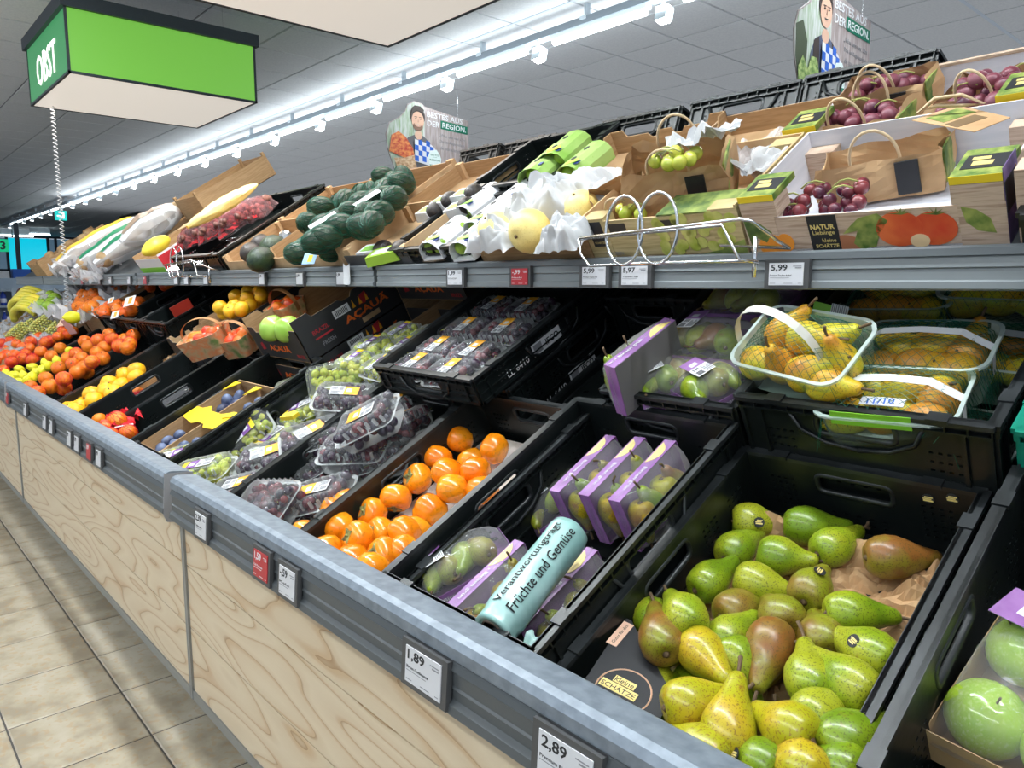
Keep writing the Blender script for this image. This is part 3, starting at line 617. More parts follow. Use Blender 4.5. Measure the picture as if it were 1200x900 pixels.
def grapes_mesh(seed, mats, n=72, rr=.0122, w_=PW-.03, d=PD-.03, h=.055, el=1.15):
    r_ = random.Random(seed); q = MB()
    for i in range(n):
        a = Vector((r_.gauss(0,1), r_.gauss(0,1), r_.gauss(0,1)))
        q.ball((r_.uniform(-w_/2, w_/2), r_.uniform(-d/2, d/2), .013+h*(1-r_.random()**1.6)*.85), rr*r_.uniform(.85, 1.12), 8, 6, look_z(a), mi=(1 if len(mats) > 2 and r_.random() < .3 else 0), sz=el)
    k = len(mats)-1
    for i in range(5):
        x = r_.uniform(-w_/2, w_/2); y = r_.uniform(-d/2, d/2)
        q.tube([(x, y, .02), (x+.02, y+.01, .045), (x+.04, y, h*.95)], .0012, 4, mi=k)
    return q.mesh('grape_bunch', mats, True)
STEMG = mat('green_grape_stalk', (.35,.36,.10), .7)
GB = {'w': [grapes_mesh(i, [GRAPW, STEMG]) for i in range(3)], 'd': [grapes_mesh(i+9, [GRAPD, GRAPR, STEMG]) for i in range(3)], 'r': [grapes_mesh(i+19, [GRAPR, GRAPD, STEMG]) for i in range(2)]}
SMALL = mat('small_print', (.12,.12,.13), .6)
def label_parts(parent, M, w_, h_, c1, c2, white_first=True):
    """printed label: white half with a barcode and lines, coloured half"""
    s = MB().box(-w_/2, -h_/2, 0, w_/2, h_/2, .0006).obj('label', WHT, parent, M=M)
    q = MB().box(0, -h_/2, .0006, w_/2, h_/2, .0010); q.obj('label_band', c1, s)
    if c2: MB().box(w_*.34, -h_/2, .0010, w_/2, h_/2, .0013).obj('label_stripe', c2, s)
    q = MB()
    for i in range(11): q.box(-w_*.46+i*w_*.020, h_*.05, .0006, -w_*.46+i*w_*.020+w_*(.006 if i % 3 else .012), h_*.40, .0010)
    for i in range(5): q.box(-w_*.46, -h_*.08-i*h_*.085, .0006, -w_*.46+w_*(.38-.06*(i % 3)), -h_*.115-i*h_*.085, .0010)
    for i in range(3): q.box(-w_*.18, h_*(.36-.12*i), .0006, -w_*.04, h_*(.30-.12*i), .0010)
    q.obj('fine_print', SMALL, s)['kind'] = 'stuff'
    MB().box(w_*.08, -h_*.18, .0010, w_*.26, h_*.22, .0014).obj('label_patch', WHT, s)
    return s
def punnet(M, kind, var, label, lm, glabel, group, lx=0, rot=0):
    t = thing('grape_punnet', label, 'grape punnet', M, group); mo('tray', PUN_TRAY, t); mo('lid', PUN_LID, t)
    c = {'w': (PURP, YELP), 'd': (ORGP, None), 'r': (ORGP, None)}[kind]
    if lm: label_parts(t, T(lx, 0, .0775) @ RZ(rot), .085 if kind != 'w' else .10, .042, c[0], c[1])
    g = mo('grape_bunch', GB[kind][var % len(GB[kind])], None, M @ T(0, 0, .003)); props(g, glabel, 'grapes', group+' contents'); return t
def onp(tier, px, py, h): x, v = tier.at(px, py, h); return tier.P(x, v, h)
# white grape punnets
WG = [(208,543,-.065,[0,6,48],0,'clear punnet of white grapes at the front left corner of its crate'), (238,556,-.045,[-4,4,40],1,'clear punnet of yellowish white grapes lying on the galvanised rail edge'),
      (292,512,-.085,[24,-20,75],2,'tipped clear punnet of big white grapes leaning near the crate front'), (322,521,-.13,[0,0,95],0,'low clear punnet of white grapes beside the dark grape crate, label facing up'),
      (323,482,-.12,[0,4,60],1,'clear punnet of white grapes with a purple label in the crate middle'), (357,485,-.115,[0,-4,50],2,'clear punnet of white grapes right of the middle, purple and yellow label up'),
      (350,456,-.10,[0,0,48],0,'clear punnet of white grapes at the back left with a bright label'), (395,447,-.02,[55,8,35],1,'clear punnet of white grapes tipped up on its side at the crate back'), (268,540,-.15,[0,0,50],2,'clear punnet of white grapes buried behind the front two')]
for i, (px, py, h, rt, var, lb) in enumerate(WG):
    M = onp(T1, px, py, h) @ RZ(rt[2]) @ RX(rt[0]) @ RY(rt[1]) @ T(0, 0, -.04)
    punnet(M, 'w', var, lb, i != 7, 'white grapes inside the '+' '.join(lb.split()[:11]).replace('clear ', '').replace(' of white grapes', ''), 'white grape punnets', rot=(0, 180)[i % 2])
DG = [(316,540,-.085,'d',[6,8,35],0,'dark grape punnet at the crate front left with a white and orange lid label'), (284,578,-.075,'d',[0,0,35],1,'dark grape punnet overhanging the crate front left corner'), (316,590,-.055,'r',[14,-4,15],0,'large clear punnet of red grapes at the rail with a green reflection on its lid'),
      (367,515,-.06,'d',[10,10,60],2,'dark grape punnet with a long orange label by the left crate wall'), (405,470,-.03,'d',[4,22,40],0,'dark grape punnet propped high against the white grapes'), (433,495,.0,'d',[8,-12,38],1,'dark grape punnet lying topmost and tilted in the crate middle'),
      (440,540,-.13,'d',[0,0,45],2,'dark grape punnet under the topmost one'), (472,500,-.09,'r',[-8,20,120],1,'red grape punnet behind the topmost one, its label turned sideways'), (376,585,-.10,'d',[0,0,38],1,'black lidded grape punnet next to the persimmon crate'),
      (415,530,-.09,'d',[0,12,35],0,'dark grape punnet with a yellow orange label at mid right'), (346,560,-.125,'d',[0,0,60],2,'dark grape punnet low beneath the front ones'), (395,510,-.11,'d',[0,0,30],1,'dark grape punnet low in the crate centre'), (470,478,-.12,'r',[0,0,100],0,'red grape punnet at the crate back by the handle')]
for i, (px, py, h, kd, rt, var, lb) in enumerate(DG):
    M = onp(T1, px, py, h) @ RZ(rt[2]) @ RX(rt[0]) @ RY(rt[1]) @ T(0, 0, -.04)
    punnet(M, kd, var, lb, i not in (2,), 'dark grapes inside the '+' '.join(lb.replace('dark grape ', '').split()[0:11]), 'dark grape punnets', rot=(20, 0, 180)[i % 3])
# ---- round fruit
def sphere_fruit(r_, m, seed, flat=1.0, dent=True, seg=20, rings=12, name='orange'):
    q = MB(); prof = []
    for i in range(rings+1):
        a = math.pi*i/rings; rr = math.sin(a); z = -math.cos(a)
        if dent: z -= .10*math.exp(-((rr/.22)**2))*(1 if z > 0 else -1)
        prof.append((max(rr*r_, .0002), z*r_*flat))
    q.lathe(prof, seg, cap=False)
    bent(q, lambda p: p*(1+.025*noise.noise(p*30+Vector((seed, 2.3*seed, 0)))))
    return q.mesh(name, m, True)
def net_mesh(r_, m, flat=1.0, n=13, tt=.0007):
    q = MB()
    for s in (1, -1):
        for k in range(n):
            pts = []
            for i in range(13):
                a = R(12+156*i/12); ph = 2*math.pi*k/n+s*1.1*i/12
                pts.append((math.sin(a)*math.cos(ph)*r_, math.sin(a)*math.sin(ph)*r_, -math.cos(a)*r_*flat))
            q.tube(pts, tt, 3)
    return q.mesh('netting', m)
BUT = MB().lathe([(.0035,-.001),(.004,.0015),(.002,.003)], 8).mesh('stem_button', STEM, True)
ME_OR = [sphere_fruit(.036, ORNG, i) for i in range(3)]; ME_MA = [sphere_fruit(.034, MANDR, i+4, .92) for i in range(3)]
ME_GF = [sphere_fruit(.044, GRPF, i+8, .93) for i in range(2)]
q = MB(); q.lathe([(.0002,-.036),(.004,-.035),(.008,-.031),(.019,-.022),(.025,-.006),(.025,.006),(.018,.023),(.008,.031),(.0035,.036),(.0002,.038)], 16, cap=False); ME_LE = q.mesh('lemon', LEMN, True)
NT_O = net_mesh(.0368, NETO); NT_R = net_mesh(.0372, NETR)
def fruit(name, me, M, group, cat, label=None, button=None):
    o = mo(name, me, None, M); props(o, label, cat, group)
    if button: mo('stem_button', BUT, o, T(0, 0, button))
    return o
def rrot(): return RZ(rnd.uniform(0,360)) @ RX(rnd.uniform(-70,70)) @ RY(rnd.uniform(-40,40))
# persimmons
q = MB(); prof = [(.0002,.024),(.006,.0235),(.012,.026),(.024,.0255),(.033,.017),(.036,.004),(.034,-.010),(.026,-.022),(.012,-.028),(.0002,-.0285)]
q.lathe(prof[::-1], 22, cap=False); bent(q, lambda p: Vector((p.x*(1+.03*math.cos(4*math.atan2(p.y, p.x))), p.y*(1+.03*math.cos(4*math.atan2(p.y, p.x))), p.z))); ME_PE = q.mesh('persimmon', PERS, True)
q = MB()
for k in range(4):
    a = math.pi/2*k+.4
    q.sheet(lambda u, v: ((.003+.015*u)*math.cos(a)+(v-.5)*.020*math.sin(math.pi*min(1, .25+u*.75))*-math.sin(a), (.003+.015*u)*math.sin(a)+(v-.5)*.020*math.sin(math.pi*min(1, .25+u*.75))*math.cos(a), .0255+.004*u-.006*(v-.5)**2*4*u), 4, 4)
q.tube([(0,0,.022),(.001,0,.030)], .003, 6); ME_CX = q.mesh('calyx', CALYX, True)
PP = [(538,514,-.10,0),(580,526,-.10,2),(514,537,-.10,0),(524,553,-.075,0),(557,551,-.09,0),(490,561,-.095,1),(530,572,-.085,0),(464,583,-.09,0),(506,596,-.10,0),(408,590,-.085,0),(437,602,-.095,1),(475,623,-.09,0),(503,600,-.11,0),(446,626,-.095,1),(420,631,-.062,1),
      (450,650,-.085,1),(413,657,-.068,0),(437,666,-.062,0),(357,628,-.065,3),(382,644,-.06,0),(397,617,-.075,0),(565,574,-.105,0),(470,645,-.095,0),(392,598,-.115,0),(552,540,-.135,0),(435,640,-.11,0),(488,622,-.115,0)]
it = []
for i, (px, py, h, o_) in enumerate(PP):
    x, v = T1.at(px, py, h); tl = {0: RX(150+rnd.uniform(-30,30)) @ RY(rnd.uniform(-30,30)), 1: RX(38) @ RY(-8), 2: RY(-70) @ RX(10), 3: RY(-60) @ RX(50)}[o_]
    o = mo('persimmon', ME_PE, None, T1.P(x, v, h) @ tl @ RZ(rnd.uniform(0, 90)) @ S(1.06)); props(o, None, 'persimmon', 'loose persimmons'); mo('calyx', ME_CX, o)
    it.append((x, v, o, {0: 'orange', 1: 'calyx-up orange', 2: 'tipped orange', 3: 'left-leaning orange'}[o_]))
rank_labels(it, 'persimmon', 'of the crate', 6)
# moulded paper tray under the persimmons
def pulp_tray(M, w_, d, nx, ny, m, label, dep=.02, cup=.9):
    q = MB()
    def fn(u, v):
        x = u*w_; y = v*d; c = -(math.sin(math.pi*u*nx)**2*math.sin(math.pi*v*ny)**2)
        return (x, y, dep*c*cup+.002*noise.noise(Vector((x*30, y*30, 0))))
    q.sheet(fn, nx*6, ny*6); o = q.obj('fruit_tray', m, None, True, M); props(o, label, 'fruit tray'); return o
pulp_tray(T1.P(-1.49, .02, -.150), .365, .53, 4, 6, mat('pale_paper_pulp', (.62,.56,.50), .9, cols=[(.55,.49,.43),(.68,.62,.57)], scale=50, bump=.3), 'pale moulded paper tray under the loose persimmons')
# ---- loose pears
PL = [(803,722,778,680,-.075,'g',1,0),(245,35,345,40,0,'g',2,1),(430,50,575,62,0,'g',1,0),(530,122,680,50,0,'g',0,0),(185,130,285,40,0,'g',0,0),(340,160,440,185,0,'g',2,0),(95,245,200,180,0,'g',0,0),(262,250,372,285,0,'g',0,0),(450,270,512,150,0,'o',0,1),
      (725,158,900,152,0,'o',1,0),(190,340,270,300,0,'o',0,0),(350,365,320,310,0,'o',2,0),(590,355,745,350,0,'g',0,0),(670,500,500,385,0,'g',1,1),(600,610,470,490,0,'g',1,0),(485,440,450,370,0,'o',0,0),(308,465,238,650,0,'o',1,0),(448,590,440,490,0,'g',0,0),
      (160,440,215,385,0,'g',0,0),(190,530,205,575,0,'g',0,0),(65,490,180,612,0,'y',1,0),(22,672,130,650,0,'y',0,0),(160,770,195,580,0,'y',1,0),(378,765,240,685,0,'y',2,0),(570,800,680,740,0,'g',1,0),(480,712,530,690,0,'g',0,0),
      (275,890,225,870,0,'g',0,1),(420,900,380,860,0,'y',0,0),(555,905,500,890,0,'g',0,0),(75,850,-90,775,0,'y',1,0),(775,750,762,712,-.08,'o',1,0),(766,800,762,772,-.13,'g',0,0),(764,722,757,704,-.12,'g',0,0),(10,330,-20,270,0,'g',0,0)]
it = []
for i, (bx, by, tx, ty, h, c, v, st) in enumerate(PL):
    if h == 0: bx, by, tx, ty = 800+bx/3, 600+by/3, 800+tx/3, 600+ty/3
    if i == len(PL)-1: continue
    f = min(1, max(0, (by-640)/200)); hh = h or (-.150+.075*f+(.012 if c == 'y' else 0)-(.012 if i in (15, 18, 19, 25, 10, 11) else 0))
    th = hh-.012 if f < .4 else hh+(-.01 if i not in (22, 20) else .012)
    o = pear(T1, bx, by, tx, ty, hh, th, c, v, None, 'loose pears in the shallow crate', sc=.97, stick=st); x, vv = T1.at(bx, by, hh)
    it.append((x, vv, o, {'g': 'green', 'y': 'yellow', 'o': 'russet'}[c]+(' stickered' if st else '')))
for i in range(16):      # lower layer under the front of the heap
    x = -.68+rnd.random()*.30; v = .05+rnd.random()*.27; c = rnd.choice('goy')
    d = Vector((rnd.uniform(-1,1), rnd.uniform(-1,1), rnd.uniform(-.2,.2))); me, st, ca = PM[c][i % 3]
    o = mo('pear', me, None, T1.P(x, v, -.153) @ look_z(d) @ T(0, 0, -.04)); props(o, None, 'pear', 'loose pears in the shallow crate'); mo('stem', st, o); it.append((x, v, o, 'buried '+{'g': 'green', 'y': 'yellow', 'o': 'russet'}[c]))
rank_labels(it, 'pear', 'of the shallow crate', 7)
def crumple(M, x0, y0, x1, y1, amp, nu, nv, m, name, label, cat, edge=None, seed=0, thick=False, parent=None):
    q = MB()
    def fn(u, v):
        x = x0+(x1-x0)*u; y = y0+(y1-y0)*v; p = Vector((x*14+seed, y*14, seed*.7))
        n_ = abs(noise.noise(p))*1.3+abs(noise.noise(p*2.3))*.7+.25*noise.noise(p*5)
        z = amp*n_+(edge(u, v) if edge else 0); return (x+amp*.35*noise.noise(p*1.7+Vector((9,0,0))), y+amp*.35*noise.noise(p*1.7+Vector((0,9,0))), z)
    q.sheet(fn, nu, nv); o = q.obj(name, m, parent, False, M)
    if label: props(o, label, cat)
    return o
crumple(T1.P(-.715, .03, -.198), .0, .0, .355, .47, .04, 46, 56, PAPER, 'packing_paper', 'crumpled brown packing paper lining the shallow pear crate', 'packing paper', edge=lambda u, v: .035*max(0, (u-.80)*5)**2*.25+.03*max(0, (.12-u)*8)**2*.4+.03*max(0, (v-.93)*14)**2)
# black card with gold ring leaning on the left wall of the pear crate
def onl(px, py, h): x, v = T1.at(px, py, h); return Vector((x, v, h))
cA = onl(672, 818, -.062); cD = onl(760, 866, -.085); cB = onl(737, 727, -.095)
cx_ = (cD-cA).normalized(); cz_ = cx_.cross((cB-cA).normalized()).normalized(); cy_ = cz_.cross(cx_)
t = thing('display_card', 'black card with copper ring emblem at the front left of the shallow crate', 'display card', T1.M @ Matrix(((cx_.x,cy_.x,cz_.x,cA.x),(cx_.y,cy_.y,cz_.y,cA.y),(cx_.z,cy_.z,cz_.z,cA.z),(0,0,0,1))))
cw = (cD-cA).length; cb = cB-cA; bx_, by_ = cb.dot(cx_), cb.dot(cy_)
MB().prism([(0,0),(cw,0),(cw*.96,by_*.45),(bx_+.004,by_),(bx_-.006,by_)], .002).obj('card', INK, t)
COPP = mat('copper_print', (.70,.42,.28), .4)
q = MB()
pts = [(.052+.040*math.cos(2*math.pi*i/40), .048+.040*math.sin(2*math.pi*i/40), .0024) for i in range(40)]; q.tube(pts, .0013, 4, closed=True); q.obj('ring', COPP, t)
MB().box(.016,.040,.002,.074,.054,.0032).obj('emblem_plate', GOLD, t)
lettering('SCHÄTZE', INK, t, T(.045, .047, .0034), width=.054, height=.010); MB().box(.030,.056,.002,.064,.068,.0032).obj('emblem_plate', GOLD, t); lettering('kleine', INK, t, T(.047, .062, .0034), width=.030, height=.009)
lettering('großer', COPP, t, T(.052, .032, .0026), width=.026); lettering('GENUSS!', COPP, t, T(.052, .021, .0026), width=.034)
MB().box(bx_-.004,by_-.062,.002,bx_+.014,by_-.008,.003).obj('tag_strip', mat('peach_print', (.80,.50,.36), .6), t); lettering('Gutes für dich', INK, t, T(bx_+.005, by_-.035, .0033) @ RZ(90), width=.045)
t = thing('round_sticker', 'loose round sticker with gold print at the back rim of the shallow crate', 'sticker', onp(T1, 1041, 617, -.19)); mo('disc', STK, t); mo('print', STG, t, T(0,0,.0002)); MB().lathe([(.011,0),(.011,.0004)], 14).obj('backing', WHT, t, M=T(.012,.002,-.001))
for px, py, lb in ((1120, 574, 'gold printed sticker on the back wall rim of the shallow crate'), (1080, 587, 'second worn gold sticker on the back wall of the shallow crate')):
    x, v = T1.at(px, py, -.07); t = thing('wall_sticker', lb, 'sticker', T1.P(x, .5675, -.075 if px > 1100 else -.085) @ RX(90)); mo('print', STG, t, S(1.2)); MB().lathe([(.009,-.0015),(.009,.0004)], 12).obj('disc', CARDB, t)
# ---- wrapped pear packs
q = MB(); q.box(-.095,-.060,0,.095,.060,.002)
for a in (-.0605, .0595): q.box(-.095, a, 0, .095, a+.001, .028)
for a in (-.0955, .0945): q.box(a, -.06, 0, a+.001, .06, .028)
PK_TRAY = q.mesh('cardboard_tray', LILAC); PK_BOT = MB().box(-.094,-.0595,-.0012,.094,.0595,-.0002).mesh('tray_bottom', mat('grey_tray_bottom', (.16,.15,.15), .5))
def film_mesh(seed, w_=.195, d=.125, h=.072, low=.012):
    q = MB()
    def fn(u, v):
        a = u*2-1; b_ = v*2-1; e = (1-abs(a)**3.2)*(1-abs(b_)**3.2); z = low+(h-low)*max(0, e)**.45
        s = 1+.02*noise.noise(Vector((a*3, b_*3, seed)))
        return (a*w_/2*s, b_*d/2*s, z+.006*noise.noise(Vector((a*4, b_*4, seed)))*max(0, e)+.0015*noise.noise(Vector((a*14, b_*9, seed))))
    q.sheet(fn, 26, 20); return q.mesh('film', FILM, True)
FM = [film_mesh(1), film_mesh(2)]
def pear_pack(M, label, group='wrapped pear packs', n=4, cols='gogo', text=True, lab=True, seed=0):
    t = thing('pear_pack', label, 'pear pack', M, group); mo('cardboard_tray', PK_TRAY, t); mo('tray_bottom', PK_BOT, t); mo('film', FM[seed % 2], t)
    for y in (-.0615, .0605): MB().prism([(x_, .004+.020*math.sin(i_*math.pi/6)**.7) for i_, x_ in enumerate([.02+.011*k for k in range(7)])], .0008, Matrix(((1,0,0,0),(0,0,1,y),(0,1,0,0),(0,0,0,1)))).obj('pear_print', GOLD, t)
    if text:
        lettering('Birnen grün', WHT, t, T(-.028, -.0618, .015) @ RX(90), width=.07, height=.011); lettering('NATUR', WHT, t, T(-.080, -.0618, .018) @ RX(90), width=.022)
        lettering('Birnen grün', WHT, t, T(-.028, .0618, .015) @ RZ(180) @ RX(90), width=.07, height=.011)
    if lab: 
        s = label_parts(t, T(-.045, .015, .073) @ RX(-3) @ RY(-4) @ RZ(90), .075, .040, LILAC, None)
    for k in range(n):
        c = cols[k % len(cols)]; me, st, ca = PM[c][(k+seed) % 3]; s_ = 1 if k % 2 else -1
        o = mo('pear', me, None, M @ T(-.058+.036*k+(0 if s_ > 0 else .0), -.032*s_, .036) @ RZ(s_*12+rnd.uniform(-8,8)) @ RX(-90*s_) @ T(0,0,.0) @ RZ(rnd.uniform(0,360)) @ S(.80))
        props(o, ORD[k]+' pear inside the '+' '.join(label.split()[:11]), 'pear', 'pears inside wrapped packs'); mo('stem', st, o); mo('calyx', ca, o)
    return t
H9 = -.195
pear_pack(onp(T1, 543, 660, -.075) @ RZ(66) @ RX(-6) @ T(0,0,-.03), 'large film wrapped pear pack lying at the front left of the deep crate', seed=0)
pear_pack(onp(T1, 655, 580, -.15) @ RZ(75) @ T(0,0,-.03), 'film wrapped pear pack with white label behind the front one', seed=1, cols='og')
# packs standing on their long side (tray wall up) on the right
def side_pack(px, py, h, rz, label, seed, tl=86):
    M = onp(T1, px, py, h) @ RZ(rz) @ RX(tl) @ T(0, -.0, 0)
    return pear_pack(M, label, seed=seed, lab=False, cols='ygyo')
side_pack(690, 568, -.11, 90, 'wrapped pear pack on edge, leftmost of the lilac row', 0)
side_pack(724, 572, -.105, 90, 'wrapped pear pack on edge, middle of the lilac row', 1)
side_pack(759, 578, -.10, 90, 'wrapped pear pack on edge, rightmost of the lilac row', 0)
side_pack(577, 700, -.115, 88, 'wrapped pear pack on edge left of the bag roll', 1)
side_pack(662, 712, -.135, 88, 'wrapped pear pack on edge right under the bag roll', 0)
# bag roll
ROLLM = mat('pale_green_bag_film', (.33,.55,.52), .28, cols=[(.28,.50,.47),(.42,.62,.59)], scale=14, bump=.7, bscale=35, coat=.3)
a = Vector(T1.at(577, 738, -.005)); b = Vector(T1.at(668, 622, -.010)); d = (b-a); Lr = d.length; ang = math.degrees(math.atan2(d.y, d.x))
t = thing('bag_roll', 'pale green roll of produce bags with black printed slogan lying on the pear packs', 'bag roll', T1.P(a.x, a.y, -.008) @ RZ(ang) @ RY(1))
rr = .036; q = MB(); ns = 30
def rp(k, x): 
    w_ = 1+.02*math.sin(5*k*2*math.pi/ns+x*40)+.012*noise.noise(Vector((k*.8, x*30, 1))); e_ = 1 if .02 < x < Lr-.01 else .93
    return (x, rr*w_*e_*math.cos(2*math.pi*k/ns), rr*w_*e_*math.sin(2*math.pi*k/ns))
xsr = [0, .006, .02]+[.02+(Lr-.04)*i/16 for i in range(1, 17)]+[Lr-.012, Lr]
vs = [rp(k, x) for x in xsr for k in range(ns)]; n = len(xsr)
vs += [(0, .022*math.cos(2*math.pi*k/ns), .022*math.sin(2*math.pi*k/ns)) for k in range(ns)]+[(.12, .022*math.cos(2*math.pi*k/ns), .022*math.sin(2*math.pi*k/ns)) for k in range(ns)]
fs = [(i*ns+k, i*ns+(k+1) % ns, (i+1)*ns+(k+1) % ns, (i+1)*ns+k) for i in range(n-1) for k in range(ns)]+[(n*ns+k, n*ns+(k+1) % ns, (k+1) % ns, k) for k in range(ns)]+[(n*ns+k, (n+1)*ns+k, (n+1)*ns+(k+1) % ns, n*ns+(k+1) % ns) for k in range(ns)]+[tuple((n-1)*ns+k for k in range(ns))]
q.add(vs, fs); q.obj('film_roll', ROLLM, t, True)
q = MB(); q.lathe([(.0215, 0), (.0215, .13), (.0195, .13), (.0195, 0)], 24, RY(90) @ T(0,0,-.001), cap=False); q.lathe([(.0215,0),(.0195,0)], 24, RY(90), cap=False); q.obj('cardboard_core', mat('dark_core', (.20,.15,.12), .8), t, True)
def curved_text(s, a0, width, height, x0):
    me, X0, X1, Y0, Y1 = text_mesh(s, INK, .008); me = me.copy(); sx = width/(X1-X0); sy = height/(Y1-Y0)
    for v in me.vertices:
        x = x0+(v.co.x-X0)*sx; ang = a0+(v.co.y-Y0)*sy/rr
        r2 = rr*1.035+.0006; v.co = (x, -r2*math.cos(ang), r2*math.sin(ang))
    mo('lettering', me, t)
curved_text('Verantwortungträgt', R(72), Lr*.80, .017, Lr*.12); curved_text('Früchte und Gemüse', R(33), Lr*.80, .017, Lr*.12)
q = MB(); q.sheet(lambda u, v: (-.012+.05*u+.004*math.sin(v*7), -.034-.018*v, -.028-.010*u*v+.005*math.sin(u*9)), 8, 6); q.obj('loose_bag_end', ROLLM, t, True)
# right-edge crate: green apple pack
q = MB(); q.box(-.10,-.075,0,.10,.075,.002)
for a_ in (-.0755, .0745): q.box(-.10, a_, 0, .10, a_+.001, .05)
for a_ in (-.1005, .0995): q.box(a_, -.075, 0, a_+.001, .075, .05)
AP_TRAY = q.mesh('cardboard_tray', CARDL); ME_AP = [sphere_fruit(.041, APPG, 3+i, .92, name='apple') for i in range(2)]
def apple_pack(M, lb, k0):
    t = thing('apple_pack', lb, 'apple pack', M, 'wrapped green apple packs'); mo('cardboard_tray', AP_TRAY, t); mo('film', film_mesh(5+k0, .205, .155, .09, .03), t)
    label_parts(t, T(.06, .02, .094) @ RY(6) @ RZ(80), .09, .05, LILAC, None)
    for i, (x, y) in enumerate(((-.05, -.036), (.05, -.036), (-.05, .036), (.05, .036))):
        o = fruit('apple', ME_AP[i % 2], M @ T(x, y, .042) @ RX((-60, 40, 20, -30)[i]) @ RY((30, -20, 0, 10)[i]), 'apples in packs', 'apple', ['front left', 'front right', 'back left', 'back right'][i]+' glossy green apple in the '+' '.join(lb.split()[:8])); mo('stem', MB().tube([(0,0,.030),(.002,0,.044)], .0013, 5).mesh('stem', STEM), o)
apple_pack(onp(T1, 1226, 822, -.09) @ RZ(84) @ T(0, .0, -.045) @ S(1.1), 'wrapped green apple pack cropped at the right edge of the photo', 0)
apple_pack(T1.P(-.13, .42, -.195) @ RZ(90), 'wrapped green apple pack behind the cropped front one', 1)
apple_pack(T1.P(-.13, .06, -.195) @ RZ(0), 'wrapped green apple pack low at the crate front', 2)
# ================================================================ LOWER ROW, LEFT PART
def xz(y, t): return Matrix(((1,0,0,0),(0,0,1,y),(0,1,0,0),(0,0,0,1)))      # prism drawn in x,z and pushed along y
def yz(x): return Matrix(((0,0,1,x),(1,0,0,0),(0,1,0,0),(0,0,0,1)))
def cbox(M, W, D, H_, label, m=None, inner=None, fh=None, bh=None, sh=None, post=.0, posth=None, group='cardboard fruit boxes', notch=False, name='cardboard_box', cat='box', t=.004, pm=None):
    m = m or CARD; inner = inner or m; o = thing(name, label, cat, M, group); fh = fh or H_; bh = bh or H_; sh = sh or H_
    MB().box(0, 0, 0, W, D, .004).obj('box_floor', inner, o)
    def prof(L_, h):
        if notch: 
            a = L_*.12; return [(0,0),(L_,0),(L_,h+.02),(L_-a,h+.02),(L_-a-.012,h),(L_*.66,h),(L_*.63,h-.012),(L_*.57,h-.012),(L_*.55,h+.004),(L_*.45,h+.004),(L_*.43,h-.012),(L_*.37,h-.012),(L_*.34,h),(a+.012,h),(a,h+.02),(0,h+.02)]
        return [(0,0),(L_,0),(L_,h),(0,h)]
    for nm, L_, h, X in (('front_wall', W, fh, Matrix()), ('back_wall', W, bh, T(W, D, 0) @ RZ(180)), ('side_wall', D, sh, T(0, D, 0) @ RZ(-90)), ('side_wall', D, sh, T(W, 0, 0) @ RZ(90))):
        q = MB(); q.prism(prof(L_, h), t*.5, xz(0, 0)); q.prism(prof(L_, h), t*.5, xz(t*.5, 0), mi=1); mo(nm, q.mesh(nm, [m, inner]), o, X)
    if post:
        ph = posth or H_+.03
        for x, y in ((0, 0), (W-post, 0), (0, D-post*.6), (W-post, D-post*.6)):
            MB().box(x-.001, y-.001, 0, x+post+.001, y+post*.6+.001, ph).obj('corner_post', pm or m, o)
    return o
def item(me, M, name, label, cat, group, btn=None): return fruit(name, me, M, group, cat, label, btn)
# --- heaps of citrus, positions read off the photograph
def heap(pts, sc_, ox, oy, tier, hfun, meshes, name, grp, cat, where, nrow, nets=None, looks=None, r_=1.0, btn=None):
    it = []
    for i, p in enumerate(pts):
        px, py = ox+p[0]/sc_, oy+p[1]/sc_; h = hfun(px, py, i); x, v = tier.at(px, py, h)
        o = mo(name, meshes[i % len(meshes)], None, tier.P(x, v, h) @ rrot() @ S(r_*rnd.uniform(.94, 1.05))); props(o, None, cat, grp)
        if btn: mo('stem_button', BUT, o, T(0, 0, btn))
        nt_ = nets[i % len(nets)] if nets else None
        if nt_: mo('netting', nt_, o)
        it.append((x, v, o, looks[i % len(looks)] if looks else ''))
    rank_labels(it, name, where, nrow); return it
LEM = [(90,485),(170,400),(60,440),(210,460),(180,520),(290,380),(280,470),(370,400),(400,335),(430,370),(610,235),(505,330),(240,500),(130,450),(330,430)]
heap(LEM, 7.5, 0, 380, T1, lambda x, y, i: .005-.01*(i % 3), [ME_LE], 'lemon', 'lemons heaped at the left', 'lemon', 'of the lemon crate', 4, r_=1.0)
ORA = [(265,550),(330,600),(400,475),(440,545),(560,480),(515,385),(600,300),(640,350),(680,420),(715,300),(810,330),(780,200),(745,150),(865,140),(920,210),(960,90),(1050,190),(900,300),(850,250),(990,130),(1100,140),(1170,100),(1140,170),(530,210),(450,280),(670,260),(740,380),(1120,210),(560,560),(630,480),(760,420)]
heap(ORA, 7.5, 0, 380, T1, lambda x, y, i: .0+.015*math.sin(i*2.1)-(.05 if i > 27 else 0), ME_OR, 'orange', 'netted oranges beside the lemons', 'orange', 'of the lemon and orange crate', 6, nets=[NT_O, NT_R, NT_O], looks=['netted', 'red netted', 'netted'], btn=.033)
RED = [(30,410),(100,330),(50,265),(60,220),(145,170),(270,155),(200,200),(225,265),(360,240),(400,160),(345,110),(290,310),(510,110),(440,150),(590,90),(560,60),(120,270),(150,120),(640,60),(90,150),(10,290),(200,300),(260,210),(20,170),(-30,330),(-40,260),(-20,420),(-60,200)]
heap(RED, 7.5, 0, 380, T1, lambda x, y, i: .0+.02*math.sin(i*1.7), ME_MA, 'mandarin', 'red orange mandarins at the far left', 'mandarin', 'of the mandarin crate', 5, nets=[None, NT_R], looks=['', 'red netted'], btn=.028, r_=1.03)
